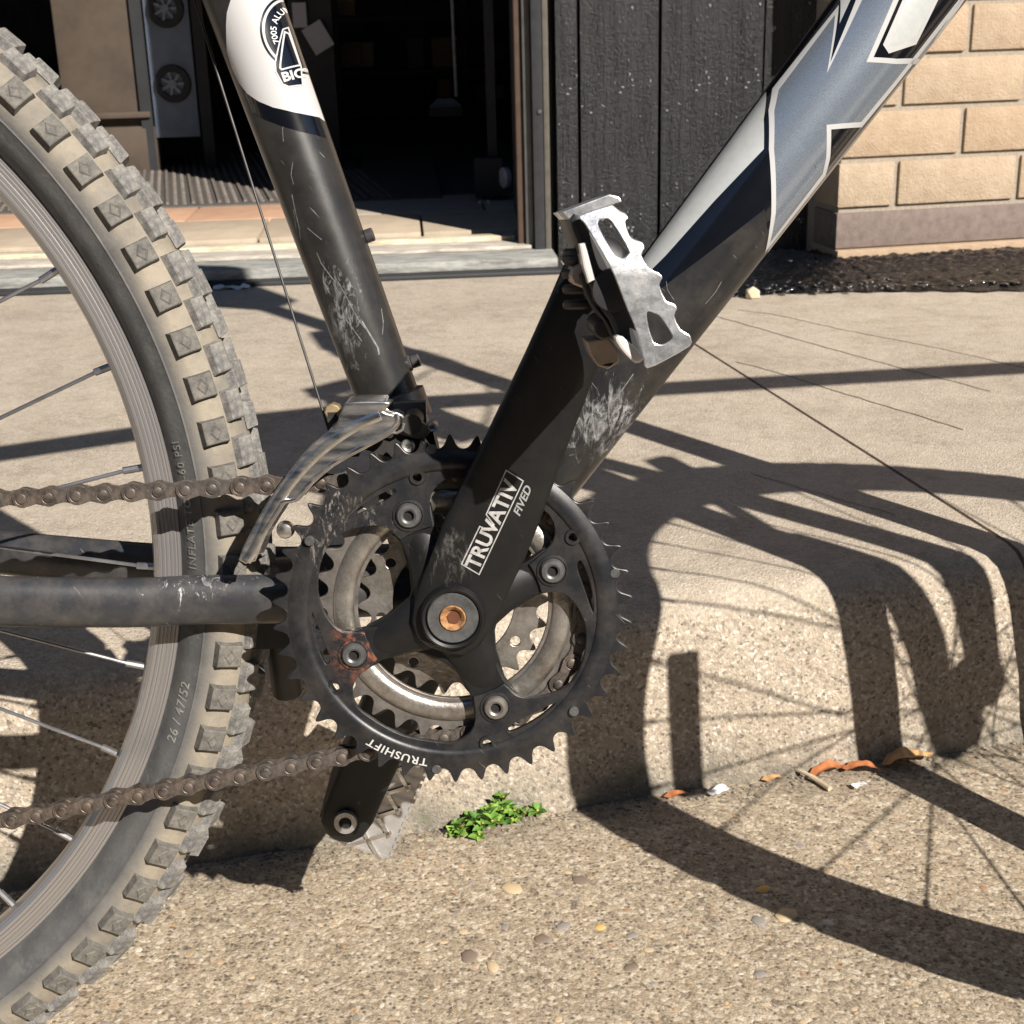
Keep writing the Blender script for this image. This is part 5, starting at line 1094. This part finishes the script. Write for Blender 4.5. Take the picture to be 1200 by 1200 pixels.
b = B(); s0, s1 = spt(384), spt(400); ax = (s1-s0).normalized(); b.lathe([(0.0158, 0), (0.0186, 0.0008), (0.0188, 0.0145), (0.0158, 0.0155)], s0, ax, 40, closed=True)
b.box(s0+ax*0.008+Vector((0.010, -0.0215, 0)), (0.016, 0.010, 0.013)); b.build('derailleur_clamp', GRUB, bike)
b = B(); b.cyl(s0+ax*0.008+Vector((0.012, -0.022, 0.0)), s0+ax*0.008+Vector((0.012, -0.031, 0.0)), 0.0042, 6, bev=0.0006); b.build('clamp_bolt', HEXM, bike)
b = B(); b.box((-0.030, -0.032, 0.385), (0.034, 0.026, 0.018), Matrix.Rotation(0.35, 3, 'Y')); b.box((-0.014, -0.030, 0.372), (0.020, 0.022, 0.026), Matrix.Rotation(-0.2, 3, 'Y')); b.cyl((-0.036, -0.060, 0.3935), (-0.036, -0.030, 0.3935), 0.0038, 14); b.cyl((-0.016, -0.052, 0.391), (-0.016, -0.020, 0.391), 0.0050, 14); b.build('derailleur_linkage', GREASE, bike)
b = B(); b.cyl((-0.0545, -0.036, 0.396), (-0.0545, -0.026, 0.396), 0.0040, 8, bev=0.0006); b.cyl((-0.0500, -0.040, 0.3955), (-0.0500, -0.028, 0.3955), 0.0022, 8); b.build('cable_anchor', simple('brass_nut', (0.45, 0.34, 0.2), 0.45, 0.6), bike)
b = B(); b.box((-0.050, -0.030, 0.385), (0.014, 0.012, 0.022)); b.build('anchor_arm', GREASE, bike)
ca, cb_ = T['cable']; dx = Vector((ca[0]-cb_[0], 0, ca[1]-cb_[1]))
b = B(); b.tube([Vector((cb_[0], -4, cb_[1]-2))*mm+Vector((0.0, -0.018, 0)), Vector((ca[0], 6, ca[1]))*mm, (Vector((ca[0], 6, ca[1]))+dx*0.9)*mm], 0.00065, 8); b.build('shift_cable', CABLE, bike)
for (x, z, r) in ((-0.0315, 0.3975, 0.0030), (-0.0185, 0.380, 0.0034), (-0.0065, 0.389, 0.0026)):
    b = B(); b.lathe([(0.0008, -0.0006), (0.0012, 0.0014), (r*0.8, 0.0018), (r, 0.001), (r, -0.006)], (x, -0.047, z), (0, -1, 0), 18); b.build('pivot_pin', HEXM, bike)
b = B(); b.tube([Vector((-0.024+0.0045*math.cos(a*0.7), -0.034-0.0007*a, 0.3915+0.0045*math.sin(a*0.7))) for a in range(28)], 0.0007, 6); b.build('return_spring', HEXM, bike)
plate('linkage_arm', [smooth_closed([(-46, 397), (-38, 401), (-26, 397), (-12, 392), (-8, 386), (-14, 383), (-30, 389), (-44, 391)], 3)], -46.5, -44.0, GRUB, bike, 0.0004)
# outer-ring rivet and bits near the cage tail
c = (-84.5, 339); b = B(); b.lathe([(0.001, 0.0046), (0.0034, 0.004), (0.0042, 0.002), (0.0044, 0)], (T['cage'][0][0]*mm+0.0135, -0.050, T['cage'][0][1]*mm+0.0125), (0, -1, 0), 20); b.build('cage_screw', STEEL, bike)
# kickstand mount under the stays
b = B(); b.box((-0.094, 0.004, 0.283), (0.020, 0.040, 0.020)); b.tube([(-0.094, 0.012, 0.280), (-0.0945, 0.03, 0.235)], 0.0085, 12); b.build('kickstand_mount', BLACKP, bike)
# ------------------------------------------------------------------ bike rack behind the bicycle: its rail throws the long thin shadow
RACKM = simple('rack_steel', (0.28, 0.28, 0.29), 0.4, 0.7)
rk = tag(empty('bike_rack', loc=(0.46, 0.161, 0)), 'grey steel hoop bike rack standing between the bicycle and the curb', 'bike rack')
rb = B(); rb.tube([(0, 0, -0.005), (0, 0, 0.80), (0.006, 0.001, 0.825), (0.03, 0.003, 0.84), (0.10, 0.010, 0.84), (0.75, 0.075, 0.84), (0.80, 0.08, 0.835), (0.838, 0.084, 0.81), (0.85, 0.085, 0.76), (0.85, 0.085, -0.005)], 0.0195, 20, ref=(0, 1, 0.05)); rb.build('hoop', RACKM, rk)
for x, y in ((0, 0), (0.85, 0.085)): rb = B(); rb.lathe([(0.034, 0), (0.034, 0.005), (0.02, 0.006), (0.02, 0)], (x, y, 0), (0, 0, 1), 24, closed=True); rb.build('foot_plate', RACKM, rk)
fb_ = plate('shadow_filler', [[(250, 645), (330, 745), (400, 822), (400, 838), (215, 800), (205, 700)]], -32, 32, simple('shadow_filler_black', (0.015, 0.015, 0.016), 0.8), bike, 0.004)  # unseen slab added inside the frame to fill out its cast shadow
pm = tag(empty('parking_meter', loc=(0.507, 0.338, 0)), 'grey parking meter on a slim round post at the curb right of the bicycle', 'parking meter')
rb = B(); rb.cyl((0, 0, -0.005), (0, 0, 1.24), 0.0205, 20); rb.build('post', RACKM, pm)
rb = B(); rb.tube([(0, 0, 1.22), (0, 0, 1.25), (0, 0, 1.36), (0, 0, 1.42), (0, 0, 1.45)], [(0.03, 0.03), (0.045, 0.07), (0.05, 0.08), (0.045, 0.07), (0.02, 0.03)], 24, ref=(0, 1, 0)); rb.build('meter_head', RACKM, pm)
rb = B(); rb.box((0, -0.05, 1.37), (0.07, 0.01, 0.05)); rb.build('display', DARK, pm)
# ------------------------------------------------------------------ weed, leaves, litter
LEAFG = [simple('weed_leaf_green', (0.115, 0.24, 0.038), 0.55, var=0.3, vs=200), simple('weed_leaf_light', (0.20, 0.34, 0.055), 0.55, var=0.25, vs=200), simple('weed_leaf_dark', (0.06, 0.15, 0.025), 0.55, var=0.3, vs=200)]
YEL = simple('weed_bud_yellow', (0.50, 0.36, 0.08), 0.6)
def leaf_mesh(L, W_, cup=0.25):
    v = [(0, 0, 0)]; f = []; n = 5
    for i in range(1, n+1):
        k = i/n; w_ = W_*math.sin(PI*min(0.97, k**0.85))*0.5+1e-5; z = cup*L*k*(1-k)
        v += [(L*k, w_, z+w_*0.35), (L*k, 0, z), (L*k, -w_, z+w_*0.35)]
    f += [(0, 2, 1), (0, 3, 2)]
    for i in range(n-1):
        a = 1+3*i; f += [(a, a+1, a+4, a+3), (a+1, a+2, a+5, a+4)]
    return me_from(v, f, 'leaf')
lms = []
for m in LEAFG:
    me = leaf_mesh(0.0085, 0.0058); me.materials.append(m); [setattr(p, 'use_smooth', True) for p in me.polygons]; lms.append(me)
weed = tag(empty('weed', loc=(0.017, 0.290, 0.0)), 'small bright green low weed growing from the crack at the foot of the curb', 'weed')
random.seed(11)
stems = B()
for i in range(34):
    u = max(-0.032, min(0.032, random.gauss(0, 0.016))); cxx = u; cyy = 0.204*u+random.uniform(-0.016, 0.004)+(-0.004 if u < 0 else 0.004); hgt = random.uniform(0.002, 0.021)*(1.0-abs(u)/0.045)
    base = Vector((u*0.6, 0.204*u*0.6, 0)); tip = Vector((cxx, cyy, hgt)); stems.tube([base, (base+tip)/2+Vector((0, 0, 0.004)), tip], 0.0005, 5)
    n = random.randint(7, 10)
    for k in range(n):
        o = bpy.data.objects.new('leaf', random.choice((lms[0], lms[0], lms[1], lms[1], lms[2]))); COL.objects.link(o); o.parent = weed
        a = k*2*PI/n*1.0+random.uniform(-.4, .4); s = random.uniform(0.6, 1.15); o.location = tip+Vector((0, 0, random.uniform(-0.004, 0.002))); o.rotation_euler = (random.uniform(-.4, .4), random.uniform(-0.9, 0.15), a); o.scale = (s, s, s)
    if random.random() < 0.5: stems.lathe([(0.0003, 0), (0.0011, 0.001), (0.0006, 0.0022)], tip, (0, 0, 1), 6, mi=1)
stems.build('stems', [simple('weed_stem', (0.20, 0.12, 0.05), 0.6), YEL], weed)
LB = [simple('dry_leaf_rust', (0.42, 0.15, 0.055), 0.7, var=0.35, vs=150), simple('dry_leaf_tan', (0.52, 0.30, 0.13), 0.7, var=0.35, vs=150)]
def dry_leaf(x, y, L, W_, rz, mat, label, z=0.003, tilt=0.0):
    me = leaf_mesh(L, W_, 0.35)
    bm = bmesh.new(); bm.from_mesh(me); bmesh.ops.subdivide_edges(bm, edges=bm.edges[:], cuts=2, use_grid_fill=True)
    for v in bm.verts: v.co += Vector((noise.noise(v.co*140)*0.0015, noise.noise(v.co*150+Vector((5, 0, 0)))*0.0022, noise.noise(v.co*120+Vector((0, 9, 0)))*0.0035))
    bm.to_mesh(me); bm.free()
    o = fin('dry_leaf', me, mat, None, 60); o.location = (x, y, z); o.rotation_euler = (tilt, 0, rz); tag(o, label, 'leaf', 'dry leaves at the foot of the curb'); return o
dry_leaf(0.264, 0.334, 0.040, 0.014, 0.35, LB[0], 'long rust brown dry leaf at the foot of the curb right of the twig')
dry_leaf(0.292, 0.341, 0.032, 0.013, -0.15, LB[0], 'curled rust brown dry leaf between two others against the curb', z=0.005)
dry_leaf(0.325, 0.347, 0.045, 0.018, 0.2, LB[1], 'large orange tan dry leaf at the right end of the leaf litter', z=0.004)
dry_leaf(0.226, 0.3315, 0.018, 0.006, 0.1, LB[1], 'small thin orange leaf scrap left of the twig')
dry_leaf(0.147, 0.312, 0.020, 0.008, 0.1, LB[0], 'crumpled red brown leaf scrap in the narrow upright shadow')
b = B(); b.tube(catmull([(0.252, 0.347, 0.004), (0.262, 0.335, 0.005), (0.270, 0.325, 0.0035), (0.276, 0.314, 0.003)], 4), [0.0016]*6+[0.0021]*7, 8); tag(b.build('twig', simple('twig_tan', (0.50, 0.42, 0.30), 0.8)), 'short pale tan twig lying on the street beside the dry leaves', 'twig')
def scrap(x, y, s, mat, label, rz):
    bm = bmesh.new(); bmesh.ops.create_grid(bm, x_segments=6, y_segments=4, size=1)
    for v in bm.verts: v.co = Vector((v.co.x*s, v.co.y*s*0.45, 0.0025+s*0.5*noise.noise(v.co*2+Vector((x*90, 0, 0)))))
    me = bpy.data.meshes.new('paper_scrap'); bm.to_mesh(me); bm.free(); o = fin('paper_scrap', me, mat, None, 60); o.location = (x, y, 0.001); o.rotation_euler = (0, 0, rz); tag(o, label, 'paper scrap', 'white paper scraps on the ground'); return o
WP = simple('white_scrap', (0.72, 0.72, 0.74), 0.7, var=0.05)
scrap(0.190, 0.318, 0.009, WP, 'crumpled white paper scrap at the tip of the narrow upright shadow', 0.6)
scrap(0.199, 0.338, 0.006, WP, 'tiny white paper scrap against the curb above the crumpled one', 0.1)
scrap(0.300, 0.318, 0.006, WP, 'small white flake on the street below the dry leaves', 0.4)
o = scrap(-0.39, 1.725, 0.03, WP, 'flat white paper strip lying under the door sill', 0.05); bpy.data.objects['paper_scrap.003'].location.z = 0.151
for i, (x, y) in enumerate(((-0.235, 0.222), (-0.14, 0.245))):
    pass
